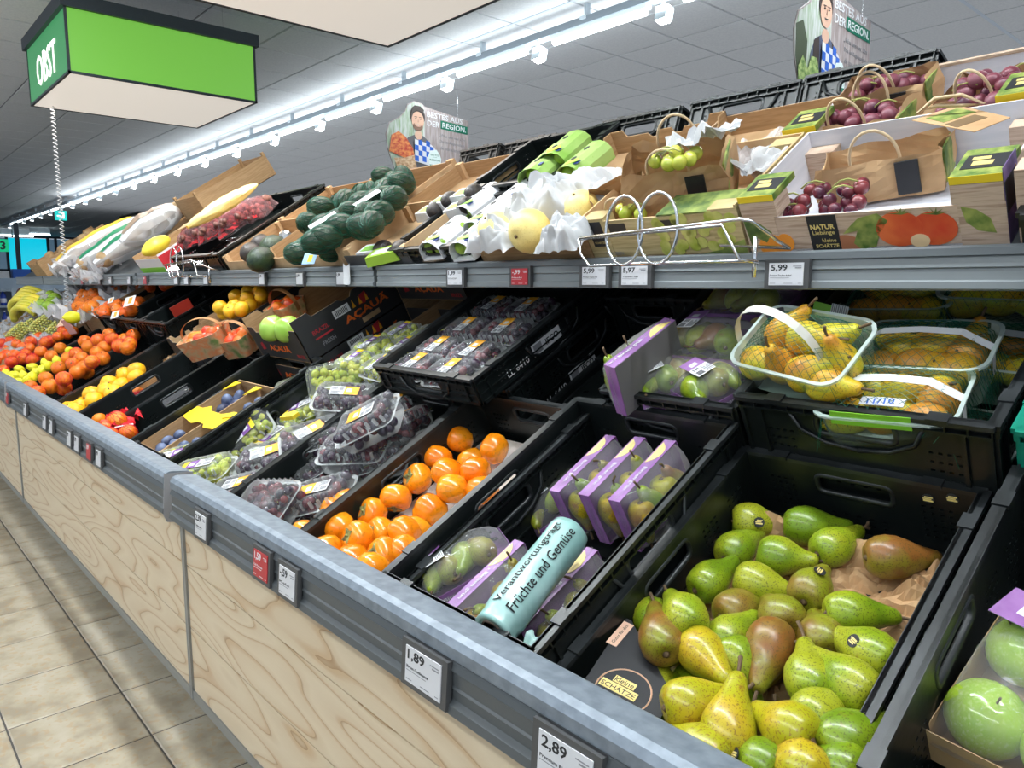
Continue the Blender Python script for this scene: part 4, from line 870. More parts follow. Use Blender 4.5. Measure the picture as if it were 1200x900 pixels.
def hang_net(tier, pts, m, name, label, cat, r_=.018):
    q = MB(); q.tube([tuple(p) for p in pts], r_, 8, r2=r_*.35); o = q.obj(name, m, None, True, tier.M); props(o, label, cat)
    return o
GFP = [(40,375),(65,390),(10,372),(210,240),(220,297),(340,195),(360,140),(330,215),(470,170),(400,230),(490,70),(600,30),(600,92),(95,360),(-30,405),(130,330),(260,310)]
heap(GFP, 7.5, 80, 430, T1, lambda x, y, i: -.055-.004*(i % 3)-(.03 if i > 13 else 0), ME_GF, 'grapefruit', 'yellow grapefruits in the open crate', 'grapefruit', 'of the grapefruit crate', 5, looks=[''], r_=.92, btn=.038)
cbox(T1.P(-3.905, .02, S1+.002), .355, .54, .085, 'low dark cardboard liner box holding the grapefruits', CARDB, CARD, notch=True)
crumple(T1.P(-3.86, .42, -.15), 0, 0, .16, .12, .06, 14, 12, PAPER, 'packing_paper', 'crumpled brown paper behind the yellow grapefruits', 'packing paper', seed=3)
pulp_tray(T1.P(-3.50, .02, -.135), .36, .53, 4, 6, PULPD, 'dark moulded fruit tray in the crate right of the grapefruits', dep=.03)
crumple(T1.P(-3.26, .36, -.12), 0, 0, .10, .10, .03, 10, 10, PULP, 'torn_tray', 'torn scrap of grey pulp tray standing in the dark tray', 'tray scrap', seed=5)
for px, py, h, lb in ((161, 463, -.095, 'single orange left in the dark moulded tray, middle'), (115, 492, -.09, 'single orange left in the dark moulded tray, near the front')):
    fruit('orange', ME_OR[0], onp(T1, px, py, h), 'last oranges in the dark tray', 'orange', lb, .033)
for px, py, r_, lb in ((137, 494, 1.1, 'netted orange on top of the red net in the nearly empty crate'), (123, 503, 1.0, 'red netted orange at the left of the red net'), (129, 512, .95, 'red netted orange low at the front of the red net'), (150, 508, .9, 'orange half hidden under the red net')):
    o = fruit('orange', ME_OR[1], onp(T1, px, py, -.03) @ S(r_), 'oranges in the red net', 'orange', lb, .033); mo('netting', NT_R, o)
crumple(onp(T1, 112, 515, -.085), -.0, -.0, .20, .16, .07, 18, 14, NETR, 'net_bag', 'crumpled red net bag in the nearly empty crate', 'net bag', seed=11)
a = onp(T1, 117, 512, -.03).translation; b_ = onp(T1, 156, 497, -.03).translation
q = MB(); q.tube([a, (a+b_)/2+Vector((0,0,.012)), b_], .0035, 5); props(q.obj('net_tie', WHT, None, True), 'white plastic tie strip across the red net bag', 'strip')
a = T1.P(-3.56, .22, -.09); q = MB(); 
t = thing('net_bag_end', 'red netted fruit end showing through the crate handle left of the grapefruits', 'net bag', a); MB().ball((0,0,0), .035, 12, 8, S(1, 1.8, .7)).obj('netting', NETR, t, True); 
# plums in a yellow and brown carton
M = T1.P(-2.700, .015, S1+.072)
o = cbox(M, .355, .40, .105, 'yellow and brown carton of blue plums in four compartments', CARD, CARD, name='plum_carton')
MB().box(.174, 0, 0, .180, .40, .10).obj('divider', CARD, o)
q = MB(); q.prism([(.0,.165),(.12,.150),(.15,.165),(.20,.165),(.23,.150),(.355,.165),(.355,.225),(.30,.225),(.27,.245),(.22,.225),(.13,.225),(.09,.245),(.05,.225),(0,.225)], .003, None, z0=.103); q.obj('yellow_flap', mat('yellow_board', (.80,.55,.01), .5), o)
for x in (.0, .18): MB().prism([(x,.385),(x+.05,.385),(x+.03,.36),(x,.33)], .003, None, z0=.105).obj('yellow_corner', MATS['yellow_board'], o)
q = MB(); q.ball((0,0,0), .021, 14, 10, sz=1.25); ME_PL = q.mesh('plum', PLUM, True)
it = []
for cx, cy in ((.085, .07), (.26, .07), (.085, .31), (.27, .31)):
    for k in range(9):
        lx, ly, lz = cx+(k % 3-1)*.042+rnd.uniform(-.008,.008), cy+(k//3-1)*.036, .045+(.02 if k % 2 else 0)+rnd.uniform(0,.012)
        o = mo('plum', ME_PL, None, M @ T(lx, ly, lz) @ rrot()); props(o, None, 'plum', 'blue plums in the carton'); it.append((lx, ly, o, 'blue'))
rank_labels(it, 'plum', 'of the yellow and brown carton', 6)
t = thing('yellow_clip', 'small yellow card scrap on the wall between plum and white grape crates', 'card scrap', onp(T1, 330, 493, 0) @ RZ(20)); MB().prism([(0,0),(.05,0),(.06,.02),(.03,.03),(0,.02)], .012).obj('scrap', YELP, t)
t = thing('yellow_clip', 'small yellow card scrap beside the tipped white grape punnet', 'card scrap', onp(T1, 262, 493, -.03) @ RZ(20)); MB().prism([(0,0),(.05,0),(.06,.02),(.03,.03),(0,.02)], .012).obj('scrap', YELP, t)
crate(T1.P(-5.19+.004, 0, S1), .392, .575, .18, 'black crate under the leftmost mandarins', group='black plastic crates')
crate(T1.P(-5.61+.004, 0, S1), .392, .575, .18, 'black crate at the left edge beyond the mandarins', group='black plastic crates')
# --- far left of the lower row: cardboard trays with milky plastic
FL = [(-5.20, 'brown tray with milky film just left of the mandarin crate'), (-5.62, 'brown tray with milky film and yellow pineapples'), (-6.04, 'brown tray under milky film, third beyond the mandarins'), (-6.46, 'brown tray under milky film, fourth beyond the mandarins'),
      (-6.88, 'brown tray under milky film, fifth beyond the mandarins')]
for i, (X, lb) in enumerate(FL):
    cbox(T1.P(X-1.0, 0, S1), .40, .58, .20, lb, CARD, CARDL, group='brown trays under film')
    crumple(T1.P(X-1.02, -.01, -.05), 0, 0, .40, .60, .07, 22, 30, BAGP, 'plastic_liner', 'milky plastic liner over the '+' '.join(lb.split()[:1]+lb.split()[-5:]), 'plastic liner', seed=i*3.1)
q = MB()
for i in range(14):
    for k in range(7): q.ball(((.045-.02*abs(i/13-.5))*math.cos(k*.9+i*.45), (.045-.02*abs(i/13-.5))*math.sin(k*.9+i*.45), i*.0105), .009, 6, 4)
ME_PI = q.mesh('pineapple', mat('pineapple_skin', (.55,.50,.12), .6, cols=[(.30,.38,.10),(.72,.60,.14)], scale=60), True)
for px, py, h, lb in ((38,390,.02,'pale yellow pineapple behind the left mandarins'),(12,398,.02,'greenish pineapple at the left edge behind the mandarins'),(60,392,-.01,'pale yellow pineapple nearest the brown cardboard flap'),(24,393,.0,'pale pineapple between its two neighbours')):
    props(mo('pineapple', ME_PI, None, onp(T1, px, py, h) @ RX(-75) @ RZ(10)), lb, 'pineapple', 'pineapples in the film lined tray')
MB0 = MB().prism([(0,0),(.16,0),(.13,.09),(.03,.09)], .004); props(MB0.obj('cardboard_flap', mat('peach_board', (.78,.50,.34), .7), None, False, onp(T1, 66, 384, .04) @ RZ(20) @ RX(30)), 'light peach cardboard flap standing behind the mandarins', 'cardboard flap')
props(MB().box(0,0,0,.09,.003,.10).obj('price_card', mat('pink_card', (.75,.40,.38), .6), None, False, onp(T1, 82, 392, .0) @ RZ(15)), 'pink card stuck on the netted mandarins', 'card')
# ================================================================ MIDDLE ROW (T2)
crate(T2.P(-.715, 0, S2), .398, .575, .20, 'black crate of netted yellow pear baskets under the upper shelf', group='black plastic crates')
crate(T2.P(-.285, 0, S2), .398, .575, .20, 'teal green crate cropped at the right edge behind the green apples', GRN_CR, GRN_CR, group=None)
NB_W, NB_D, NB_H = .205, .145, .085
q = shell(MB(), [(NB_W-.04,NB_D-.04,.015,0),(NB_W-.025,NB_D-.025,.02,.004),(NB_W,NB_D,.03,NB_H),(NB_W+.012,NB_D+.012,.033,NB_H),(NB_W+.012,NB_D+.012,.033,NB_H-.004)], True, False); NB_T = q.mesh('clear_tray', TRAYG, 'auto')
q = MB()       # diamond netting over the tray
def npt(u, v):
    a = u*2-1; b_ = v*2-1; e = (1-abs(a)**4)*(1-abs(b_)**4); return (a*NB_W*.52, b_*NB_D*.52, .004+(NB_H+.018)*max(0, e)**.30)
for s in (1, -1):
    for k in range(-13, 27):
        pts = []
        for i in range(15):
            u = i/14; v = (k/13+s*u*1.0) if s > 0 else (k/13-u*1.0+0)
            if 0 <= v <= 1: pts.append(npt(u, v))
        if len(pts) > 2: q.tube(pts, .00045, 3)
NB_N = q.mesh('netting', NETG)
def ribbon(path, w_, th_=.0008, axis=Vector((0,1,0))):
    q = MB(); P = [Vector(p) for p in path]; vs = []
    for p in P: vs += [p-axis*w_/2, p+axis*w_/2]
    n = len(P); fs = [(2*i, 2*i+1, 2*i+3, 2*i+2) for i in range(n-1)]; q.add(vs, fs)
    vs2 = [v+Vector((0,0,th_)) for v in vs]; q.add(vs2, [f[::-1] for f in fs]); return q
def net_basket(M, label, pears, strap=True, seed=0, tag=False):
    t = thing('pear_basket', label, 'pear basket', M, 'netted pear baskets'); mo('clear_tray', NB_T, t); mo('netting', NB_N, t)
    if strap:
        pts = [(-.10+.02*0, 0, .01)]+[(-.108-.0*i, 0, .03) for i in (0,)]+[(-.11*math.cos(a)-.0, 0, .075+.10*math.sin(a)) for a in [R(k*15) for k in range(0, 13)]]+[(.105, 0, .03)]
        if strap == 1: ribbon([(x*.75-.03, -.02, z) for x, y, z in pts], .016).obj('strap', HANDW, t)
        else: ribbon([(-.10,0,.03),(-.102,0,.08),(-.06,0,.108),(0,0,.112),(.06,0,.108),(.102,0,.08),(.10,0,.03)], .018).obj('strap', WHT, t)
    if tag: 
        MB().box(-.03,-.055,.098,.035,-.035,.0995).obj('date_tag', WHT, t); lettering('11/10', BLUP, t, T(.0, -.045, .1) @ RZ(6), width=.04, bold=.01)
        MB().box(-.07,-.075,.07,.05,-.074,.095).obj('green_label', GRNP, t)
    for k, (x, y, z, az_, el, v) in enumerate(pears):
        me, st, ca = PM['n'][v]; o = mo('pear', me, None, M @ T(x, y, z) @ RZ(az_) @ RY(el) @ T(0, 0, -.035) @ S(.88)); props(o, ORD[k]+' speckled yellow pear in the '+' '.join(label.split()[:10]), 'pear', 'pears in netted baskets'); mo('stem', st, o); mo('calyx', ca, o)
    return t
PA = [(-.07,-.035,.045,0,88,2),(-.06,.035,.06,40,60,1),(-.03,-.03,.05,90,-12,0),(.0,.02,.072,0,82,1),(.035,.04,.06,20,70,2),(.03,-.035,.055,30,80,2),(.07,.0,.06,0,-8,0),(.065,-.04,.04,0,85,1)]
PB = [(-.06,-.03,.05,0,85,1),(-.05,.035,.055,160,80,2),(.0,-.03,.06,20,88,0),(.0,.035,.055,0,80,1),(.05,-.03,.05,200,85,2),(.06,.03,.055,90,80,1)]
net_basket(onp(T2, 945, 420, .03) @ RZ(-10) @ RX(14) @ RY(3) @ T(0,0,-.045), 'perched netted pear basket on the crate rim with a looped cream strap', PA, 1)
net_basket(onp(T2, 1085, 435, -.04) @ RZ(4) @ T(0,0,-.03), 'right rear netted pear basket with a white strap', PB, 2)
net_basket(onp(T2, 1050, 490, -.06) @ RZ(4) @ RX(3) @ T(0,0,-.03), 'right front netted pear basket with a handwritten date', PB, 2, tag=True)
for i, (x, v, h) in enumerate(((-.61, .28, -.15), (-.40, .28, -.13), (-.61, .45, -.12), (-.42, .46, -.10), (-.60, .10, -.19), (-.42, .10, -.19), (-.60, .46, -.195), (-.40, .46, -.195))):
    net_basket(T2.P(x, v, h) @ RZ(rnd.uniform(-6,6)), ['left shaded pear basket in the third row under the shelf', 'right shaded pear basket in the third row under the shelf', 'left darkest pear basket at the back under the shelf', 'right darkest pear basket at the back under the shelf', 'left lower pear basket seen through the crate handle', 'right lower pear basket seen through the crate handle', 'left bottom pear basket hidden at the back', 'right bottom pear basket hidden at the back'][i], PB[:5], 2 if i < 4 else 0)
t = thing('paper_wrapper', 'green and white striped wrapper sticking up behind the perched pear basket', 'wrapper', onp(T2, 965, 375, .03) @ RZ(-20) @ RX(60)); MB().box(-.03,0,0,.012,.03,.001).obj('green_part', GRNP, t); MB().box(.012,0,0,.05,.034,.001).obj('white_part', WHT, t)
for i in range(8): MB().box(.014+i*.0045,0,.001,.016+i*.0045,.034,.0014).obj('stripe', INKG, t)
# wrapped pear packs behind the deep crate
crate(T2.P(-1.045, .0, S2), .31, .575, .17, 'black crate of wrapped pear packs under the shelf', group='black plastic crates')
pear_pack(onp(T2, 748, 418, .02) @ RZ(84) @ RX(-84) @ T(0, .02, -.03), 'wrapped pear pack standing on edge with its lilac side up', group='rear pear packs', lab=False, seed=1)
pear_pack(onp(T2, 795, 440, -.05) @ RZ(50) @ T(0,0,-.03), 'wrapped green pear pack lying left in the rear crate, white label', group='rear pear packs', seed=0, cols='ggo')
pear_pack(onp(T2, 850, 442, -.05) @ RZ(65) @ T(0,0,-.03), 'wrapped green pear pack lying right in the rear crate, beside the perched basket', group='rear pear packs', seed=1, cols='gog')
pear_pack(onp(T2, 835, 400, -.01) @ RZ(0) @ T(0,0,-.03), 'wrapped pear pack with its lilac tray facing front in the rear crate', group='rear pear packs', seed=0, cols='og', text=True)
pear_pack(onp(T2, 880, 352, -.02) @ RZ(0) @ T(0,0,-.03), 'wrapped dark pear pack at the back right under the shelf', group='rear pear packs', seed=1, cols='og', text=False, lab=False)
pear_pack(T2.P(-.93, .45, -.08) @ RZ(0), 'wrapped dark pear pack at the back left under the shelf', group='rear pear packs', seed=0, cols='og', text=False, lab=False)
crate(T2.P(-1.345, .40, S2), .28, .18, .17, 'small black crate end at the back of the empty bay under the shelf', group='black plastic crates')
crate(T2.P(-1.10, .585, S2+.0), .30, .05, .26, 'teal green crate standing at the back behind the pear packs', GRN_CR, GRN_CR, group=None)
# stack of two black crates with dark grape punnets
for h, v_, H_, lb in ((S2, 0, .13, 'lower black crate of the stack holding dark grape punnets'), (-.064, -.085, .078, 'upper black crate of the stack filled with dark grape punnets')):
    c = crate(T2.P(-1.80, v_, h), .425, .575, H_, lb, group='black plastic crates')
    MB().box(.4265, .20, .012, .4275, .31, .045).obj('crate_label', WHT, c)
    lettering('IFCO', INK, c, T(.428, .275, .028) @ RZ(90) @ RX(90), width=.05, bold=.02); MB().box(.4275, .205, .016, .4280, .235, .041).obj('data_matrix', INKG, c)
    lettering('LL 6410', WHT, c, T(.4275, .14, .022) @ RZ(90) @ RX(90), width=.08)
crate(T2.P(-1.352, .0, S2), .012+.28, .38, .03, 'flat low black tray in the empty bay under the shelf', group='black plastic crates')
for i, (px, py) in enumerate(((485,423),(525,430),(512,403),(553,408),(545,380),(590,382),(578,355),(617,357))):
    punnet(onp(T2, px, py-1, -.012) @ RZ(rnd.uniform(-5,5)) @ S(.86,.9,.9) @ T(0,0,-.078), 'd', i, 'shaded dark grape punnet, '+['left', 'right'][i % 2]+' in the '+ORD[i//2]+' row of the crate stack', True, 'dark grapes '+['left', 'right'][i % 2]+' in row '+ORD[i//2]+' of the crate stack', 'punnets on the crate stack', rot=90)
crumple(T2.P(-1.66, -.02, -.16), 0, 0, .1, .03, .04, 8, 4, mat('plum_film', (.25,.12,.2), .2), 'punnet_film', 'glossy punnet film showing through the lower crate handle', 'film', seed=2)
# white grapes in the dark board tray
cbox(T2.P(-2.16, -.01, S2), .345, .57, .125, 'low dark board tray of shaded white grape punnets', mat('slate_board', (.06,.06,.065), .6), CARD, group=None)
for i, (px, py) in enumerate(((412,418),(443,424),(432,400),(470,402),(468,384),(500,388))):
    punnet(onp(T2, px, py, -.05) @ RZ(rnd.uniform(-8,8)) @ S(.8,.85,.9) @ T(0,0,-.078), 'w', i, 'shaded white grape punnet, '+['left', 'right'][i % 2]+' in the '+ORD[i//2]+' row of the board tray', True, 'white grapes '+['left', 'right'][i % 2]+' in row '+ORD[i//2]+' of the board tray', 'punnets in the board tray', rot=90)
# AÇAUÃ melon boxes
ORR = mat('orange_red_print', (.75,.14,.02), .5); DRED = mat('dark_red_print', (.40,.02,.03), .5)
def acai(M, lb, open_top=True, wall=.12):
    o = cbox(M, .40, .57, wall, lb, CARDB, CARD, fh=wall-.035, notch=open_top, name='melon_box', group='black printed melon boxes')
    lettering('AÇAUÃ', ORR, o, T(.20, -.0008, .045) @ RX(90), width=.17, height=.035, bold=.03)
    lettering('BRAZIL', DRED, o, T(.35, -.0008, .022) @ RX(90), width=.06, bold=.02); MB().prism([(0,0),(.03,.006),(.02,.035),(.0,.028)], .0008, T(.05,0,.03) @ xz(-.001,0)).obj('emblem', DRED, o)
    SX = T(.4008, 0, 0) @ RZ(90) @ RX(90)
    lettering('AÇAUÃ', ORR, o, T(.4008, .285, .06) @ RZ(90) @ RX(90), width=.20, height=.04, bold=.03)
    for nm, xx, s_ in (('BRAZIL', .09, .07), ('FRESH', .10, .055)): lettering(nm, INKG if nm == 'FRESH' else DRED, o, T(.4008, xx, .085 if nm == 'BRAZIL' else .035) @ RZ(90) @ RX(90), width=s_, bold=.01)
    MB().box(.4004, .055, .058, .4010, .13, .064).obj('red_bar', DRED, o)
    q = MB(); q.prism([(0,0),(.02,.03),(.045,.035),(.05,.01),(.03,-.005)], .0008, T(.4004,.26,.085) @ yz(0)); q.obj('fruit_emblem', DRED, o)
    q = MB()
    for a in range(3): q.prism([(0,0),(.008,.03),(.014,.0)], .0009, T(.4004,.235+.03*a,.085) @ yz(0))
    q.obj('leaf_emblem', ORGP, o)
    for a in range(3): MB().box(.4004, .43+.035*a, .055, .4010, .455+.035*a, .08).obj('pictogram', CARDL, o)
    MB().box(.4004, .25, .018, .4014, .33, .036).obj('hand_hole_flap', CARDL, o)
    MB().box(.4006, .155, .085, .4016, .225, .115).obj('barcode_label', WHT, o)
    for a in range(9): MB().box(.4016, .163+a*.006, .09, .4019, .166+a*.006, .110).obj('bar', INK, o)
    return o
acai(T2.P(-2.78, -.02, S2), 'lower black melon box of the open stack', False, .12)
BX = acai(T2.P(-2.78, -.02, S2+.121), 'open black melon box holding green melons, top of the stack', True, .14)
acai(T2.P(-2.36, .40, S2), 'lower black melon box behind the white grapes', False, .14); acai(T2.P(-2.36, .40, S2+.142), 'upper black melon box behind the white grapes', True, .13)
MB().box(.25,.45,.14,.33,.452,.19).obj('flap', CARDL, BX)
q = MB(); prof = [(max(.0003, math.sin(math.pi*i/12))*.068*(1+.03*math.cos(i)), -math.cos(math.pi*i/12)*.062) for i in range(13)]; q.lathe(prof, 24, cap=False); ME_ME = q.mesh('melon', mat('green_melon_skin', (.30,.52,.05), .3, cols=[(.26,.48,.04),(.40,.62,.10)], scale=9, coat=.4), True)
for px, py, h, lb in ((319, 385, .045, 'larger green melon at the front of the open black box'), (337, 386, .035, 'green melon partly hidden at the right corner of the open black box')):
    props(mo('melon', ME_ME, None, onp(T2, px, py, h) @ RX(30) @ S(.72)), lb, 'melon', 'green melons')
# wicker basket crate and loose tomatoes
crate(T2.P(-3.32, -.01, S2), .40, .575, .15, 'black crate with small printed baskets of tomatoes', group='black plastic crates')
ME_TO = sphere_fruit(.024, TOMA, 5, .9, name='tomato'); ME_TY = sphere_fruit(.026, ORNG, 6, .9, name='tomato')
BASK = mat('printed_basket_paper', (.45,.30,.16), .7, cols=[(.15,.22,.06),(.50,.34,.18),(.65,.22,.08),(.6,.5,.3)], scale=22, rampp=(.3,.7))
def basket(M, w_, d, h_, label, colt):
    t = thing('punnet_basket', label, 'basket', M, 'small printed handle baskets'); q = shell(MB(), [(w_-.03,d-.03,.02,0),(w_,d,.025,h_),(w_-.006,d-.006,.022,h_),(w_-.036,d-.036,.016,.004)], True, True); q.obj('basket', BASK, t, 'auto')
    ribbon([(-w_/2,0,h_*.5)]+[(-w_/2*math.cos(R(a)), 0, h_+.06*math.sin(R(a))) for a in range(0, 181, 15)]+[(w_/2,0,h_*.5)], .016).obj('handle', mat('wood_strip', (.40,.18,.06), .6), t)
    for k in range(9):
        o = mo('tomato', ME_TO if (k+colt) % 3 else ME_TY, None, M @ T((k % 3-1)*.042, (k//3-1)*.032, h_*.75+.012*(k % 2)) @ rrot()); props(o, ORD[k]+' small tomato in the '+' '.join(label.split()[:8]), 'tomato', 'tomatoes in small baskets'); 
basket(onp(T2, 243, 400, .02) @ RZ(35) @ T(0,0,-.05), .19, .14, .09, 'printed basket of orange tomatoes nearest the oranges', 0)
basket(onp(T2, 280, 400, -.02) @ RZ(20) @ T(0,0,-.05), .16, .13, .08, 'printed basket of red and yellow tomatoes beside the melon box', 1)
basket(onp(T2, 336, 363, .02) @ RZ(10) @ T(0,0,-.04), .16, .12, .07, 'small basket of orange fruit in the shade behind the melon box', 2)
ORB = [(280,170),(360,165),(365,105),(440,80),(340,190),(400,180),(430,115),(500,80),(510,100),(300,200),(450,160),(385,140),(470,130)]
heap(ORB, 4.8, 200, 325, T2, lambda x, y, i: .06-(.03 if i > 8 else 0), ME_GF, 'kaki', 'loose yellow orange fruit under the shelf', 'kaki fruit', 'of the shaded orange fruit box', 4, r_=.75, btn=.038)
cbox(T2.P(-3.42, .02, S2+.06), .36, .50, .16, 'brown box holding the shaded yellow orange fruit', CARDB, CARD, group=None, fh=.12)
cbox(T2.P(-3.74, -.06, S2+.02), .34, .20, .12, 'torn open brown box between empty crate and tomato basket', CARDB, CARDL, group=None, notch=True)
crate(T2.P(-4.16, -.02, S2), .40, .575, .22, 'empty black crate with red remains beside the netted oranges', group='black plastic crates')
crate(T2.P(-4.58, -.02, S2), .40, .575, .22, 'black crate of packed orange nets with white labels', group='black plastic crates')
crate(T2.P(-5.00, -.02, S2), .40, .575, .22, 'black crate of round netted oranges under the shelf', group='black plastic crates')
OB = [(130,270),(180,275),(110,320),(155,335),(200,330),(250,300),(120,380),(150,390),(190,380),(220,370),(90,370),(265,330),(230,260)]
heap(OB, 7.5, 80, 310, T2, lambda x, y, i: .045, ME_OR, 'orange', 'netted oranges under the shelf', 'orange', 'of the shaded round orange crate', 4, nets=[NT_O], looks=['netted'], r_=1.1, btn=.033)
OC = [(270,420),(330,400),(360,370),(320,430),(420,370),(430,400),(450,350),(500,420),(550,400),(600,360),(620,340),(300,400),(520,370),(560,340),(640,200),(400,230),(450,235),(380,260),(720,200),(850,190),(900,180)]
heap(OC, 7.5, 80, 310, T2, lambda x, y, i: .02, ME_MA, 'clementine', 'bagged clementines under the shelf', 'clementine', 'of the clementine crate', 6, nets=[NT_O, None], looks=['netted', ''], r_=1.0, btn=.028)
for px, py, w_, lb in ((152, 353, .085, 'large white label on the bagged clementines under the shelf'), (135, 369, .06, 'small white label at the front of the bagged clementines'), (130, 352, .05, 'small white tag behind the bagged clementines')):
    t = thing('net_label', lb, 'label', onp(T2, px, py, .075) @ RZ(25) @ RX(35)); MB().box(-w_/2,-w_*.35,0,w_/2,w_*.35,.002).obj('paper', WHT, t); MB().box(-w_*.1,-w_*.2,.002,w_*.25,w_*.25,.003).obj('print', ORGP, t)
MB0 = MB().box(0,0,0,.004,.10,.05); props(MB0.obj('red_net_strip', mat('dull_red_film', (.30,.02,.01), .4), None, False, onp(T2, 205, 372, .03)), 'dull red net remains inside the empty crate', 'net remains')
# far left of the middle row
q = MB()
for k in range(5):
    pts = [(.0+.10*math.sin(R(a))*1.2-.02*k, -.06+.03*k, .09*math.cos(R(a))-.05+.004*k) for a in range(-70, 71, 14)]; q.tube(pts, .019, 7)
ME_BA = q.mesh('banana_bunch', BANA, True)
for px, py, h, sc, lb in ((36, 353, .05, 1.5, 'bunch of yellow bananas under the left end of the shelf'), (38, 362, .03, 1.4, 'second bunch of bananas below the first, left end')):
    props(mo('banana_bunch', ME_BA, None, onp(T2, px, py, h) @ RZ(20) @ S(sc)), lb, 'bananas', 'banana bunches')
ME_LI = sphere_fruit(.033, LIME, 2, 1.0, name='lime')
for i, (px, py) in enumerate(((59, 347), (53, 352), (64, 350), (50, 357), (57, 359), (60, 355))):
    fruit('lime', ME_LI, onp(T2, px, py, .05) @ S(1.4), 'green fruit by the bananas', 'lime', ORD[i]+' green fruit from the top of the small heap right of the bananas', .03)
fruit('lemon', ME_LE, onp(T2, 85, 372, .06) @ RX(60) @ S(1.5), 'stray lemon', 'lemon', 'single greenish lemon wedged beside the round orange crate')
for i, (X, lb) in enumerate(((-5.46, 'brown film lined box left of the round orange crate'), (-5.92, 'brown film lined box, second left of the round orange crate'), (-6.38, 'brown film lined box, third left of the round orange crate'), (-6.84, 'brown film lined box just right of the bananas'))):
    cbox(T2.P(X, -.02, S2), .42, .58, .24, lb, CARD, CARDL, group='film lined boxes')
    crumple(T2.P(X-.03, -.1, -.03), 0, 0, .45, .5, .12, 14, 18, BAGP, 'plastic_liner', 'milky liner spilling from the '+' '.join(lb.split()[:1]+lb.split()[4:]), 'plastic liner', seed=20+i*2.3)
# ================================================================ UPPER SHELF (T3)
WOODP = mat('printed_wood_board', (.52,.38,.28), .75, cols=[(.40,.27,.19),(.60,.45,.34),(.50,.36,.27)], scale=12, stretch=(1,1,14))
WOODY = mat('printed_pale_wood_board', (.55,.42,.20), .75, cols=[(.42,.32,.14),(.62,.49,.26)], scale=12, stretch=(1,1,14))
LEAFP = mat('leaf_print', (.20,.28,.04), .6, cols=[(.07,.15,.02),(.34,.38,.09)], scale=40)
TOMP = mat('tomato_print', (.72,.07,.02), .5, cols=[(.60,.03,.01),(.80,.16,.04)], scale=14)
CARP = mat('orange_fruit_print', (.85,.30,.03), .5)
GRPP = mat('white_grape_print', (.50,.52,.08), .5, cols=[(.36,.42,.04),(.66,.64,.20)], scale=30)
PGRP = mat('purple_grape_print', (.10,.05,.16), .5, cols=[(.04,.02,.09),(.22,.14,.34)], scale=30)
HERB = mat('green_herb_print', (.12,.20,.04), .6, cols=[(.05,.10,.02),(.28,.34,.08)], scale=30)
def disc(q, x, z, r_, y, n=22, sx=1.0): q.prism([(x+r_*sx*math.cos(2*math.pi*i/n), z+r_*math.sin(2*math.pi*i/n)) for i in range(n)], .0006, xz(y, 0)); return q
def nbox(M, W, D, H_, label, fh, inner=WHITEC, m=WOODP, post=.06, posth=None, **k):
    return cbox(M, W, D, H_, label, m, inner, fh=fh, post=post, posth=posth or H_+.03, group='printed wood look grape boxes', name='printed_box', pm=m, **k)
def fold(o, x, y, z, w_, d, gold=True):      # folded corner flap with black and gold print
    f = MB().prism([(0,0),(w_,0),(w_,d),(0,d)], .012, T(x, y, z)).obj('corner_flap', LEAFP, o)
    MB().box(x+w_*.12, y+d*.25, z+.012, x+w_*.95, y+d*.75, z+.0128).obj('black_print', INK, f); MB().box(x+w_*.3, y+d*.35, z+.0128, x+w_*.7, y+d*.5, z+.0134).box(x+w_*.25, y+d*.55, z+.0128, x+w_*.6, y+d*.66, z+.0134).obj('gold_print', GOLD, f)
    MB().box(x, y-.0008, z, x+w_, y, z+.012).obj('yellow_edge', YELP, f)
# --- tomato print box at the right, front
NX = -.752
o = nbox(T3.P(NX, .0, S3), .412, .285, .10, 'wood print box with tomato picture and black emblem, front right of the upper shelf', .068, posth=.07)
for x in (0, .412-.068): MB().box(x, -.001, .070, x+.068, .05, .100).obj('corner_block', WOODP, o); fold(o, x, 0, .101, .068, .085)
MB().box(.35,.05,.01,.4145,.052,.10).obj('inner_tab', CARD, o)
q = MB(); disc(q, .265, .034, .031, -.0012, sx=1.15); q.obj('tomato_print', TOMP, o); q = MB(); disc(q, .315, .032, .029, -.0010, sx=1.15); q.obj('tomato_print', TOMP, o)
for cx_, cz_ in ((.268, .062), (.318, .058)):
    q = MB()
    for a in range(6): q.prism([(cx_,cz_),(cx_+.020*math.cos(R(20+28*a)),cz_-.004+.014*math.sin(R(20+28*a))),(cx_+.004,cz_-.003)], .0006, xz(-.0014, 0))
    q.obj('tomato_leaf_print', HERB, o)
q = MB(); q.prism([(.19,.012),(.20,.035),(.175,.030),(.19,.045),(.205,.058),(.235,.064),(.25,.05),(.235,.03),(.225,.004),(.20,.0)], .0006, xz(-.0012,0)); q.obj('leaf_print', LEAFP, o)
q = MB(); q.prism([(.355,.066),(.375,.06),(.392,.045),(.398,.02),(.375,.025),(.36,.04)], .0006, xz(-.0012,0)); q.obj('leaf_print', LEAFP, o)
q = MB(); disc(q, .045, .012, .024, -.0011, sx=1.1); disc(q, .07, .018, .018, -.0010, sx=.9); q.obj('orange_fruit_print', CARP, o)
q = MB(); q.prism([(.005,.0),(.0,.066),(.03,.06),(.05,.04),(.035,.02),(.02,.03)], .0006, xz(-.0012,0)); q.obj('leaf_print', HERB, o)
q = MB(); disc(q, .175, .010, .018, -.0010, sx=1.5); q.obj('onion_print', mat('onion_print', (.45,.17,.08), .6), o); q = MB(); disc(q, .293, .012, .012, -.0016, sx=1.2); q.obj('cut_print', mat('cut_print', (.85,.62,.35), .6), o)
MB().box(.118,-.0014,.0,.168,0,.067).obj('black_emblem', INK, o)
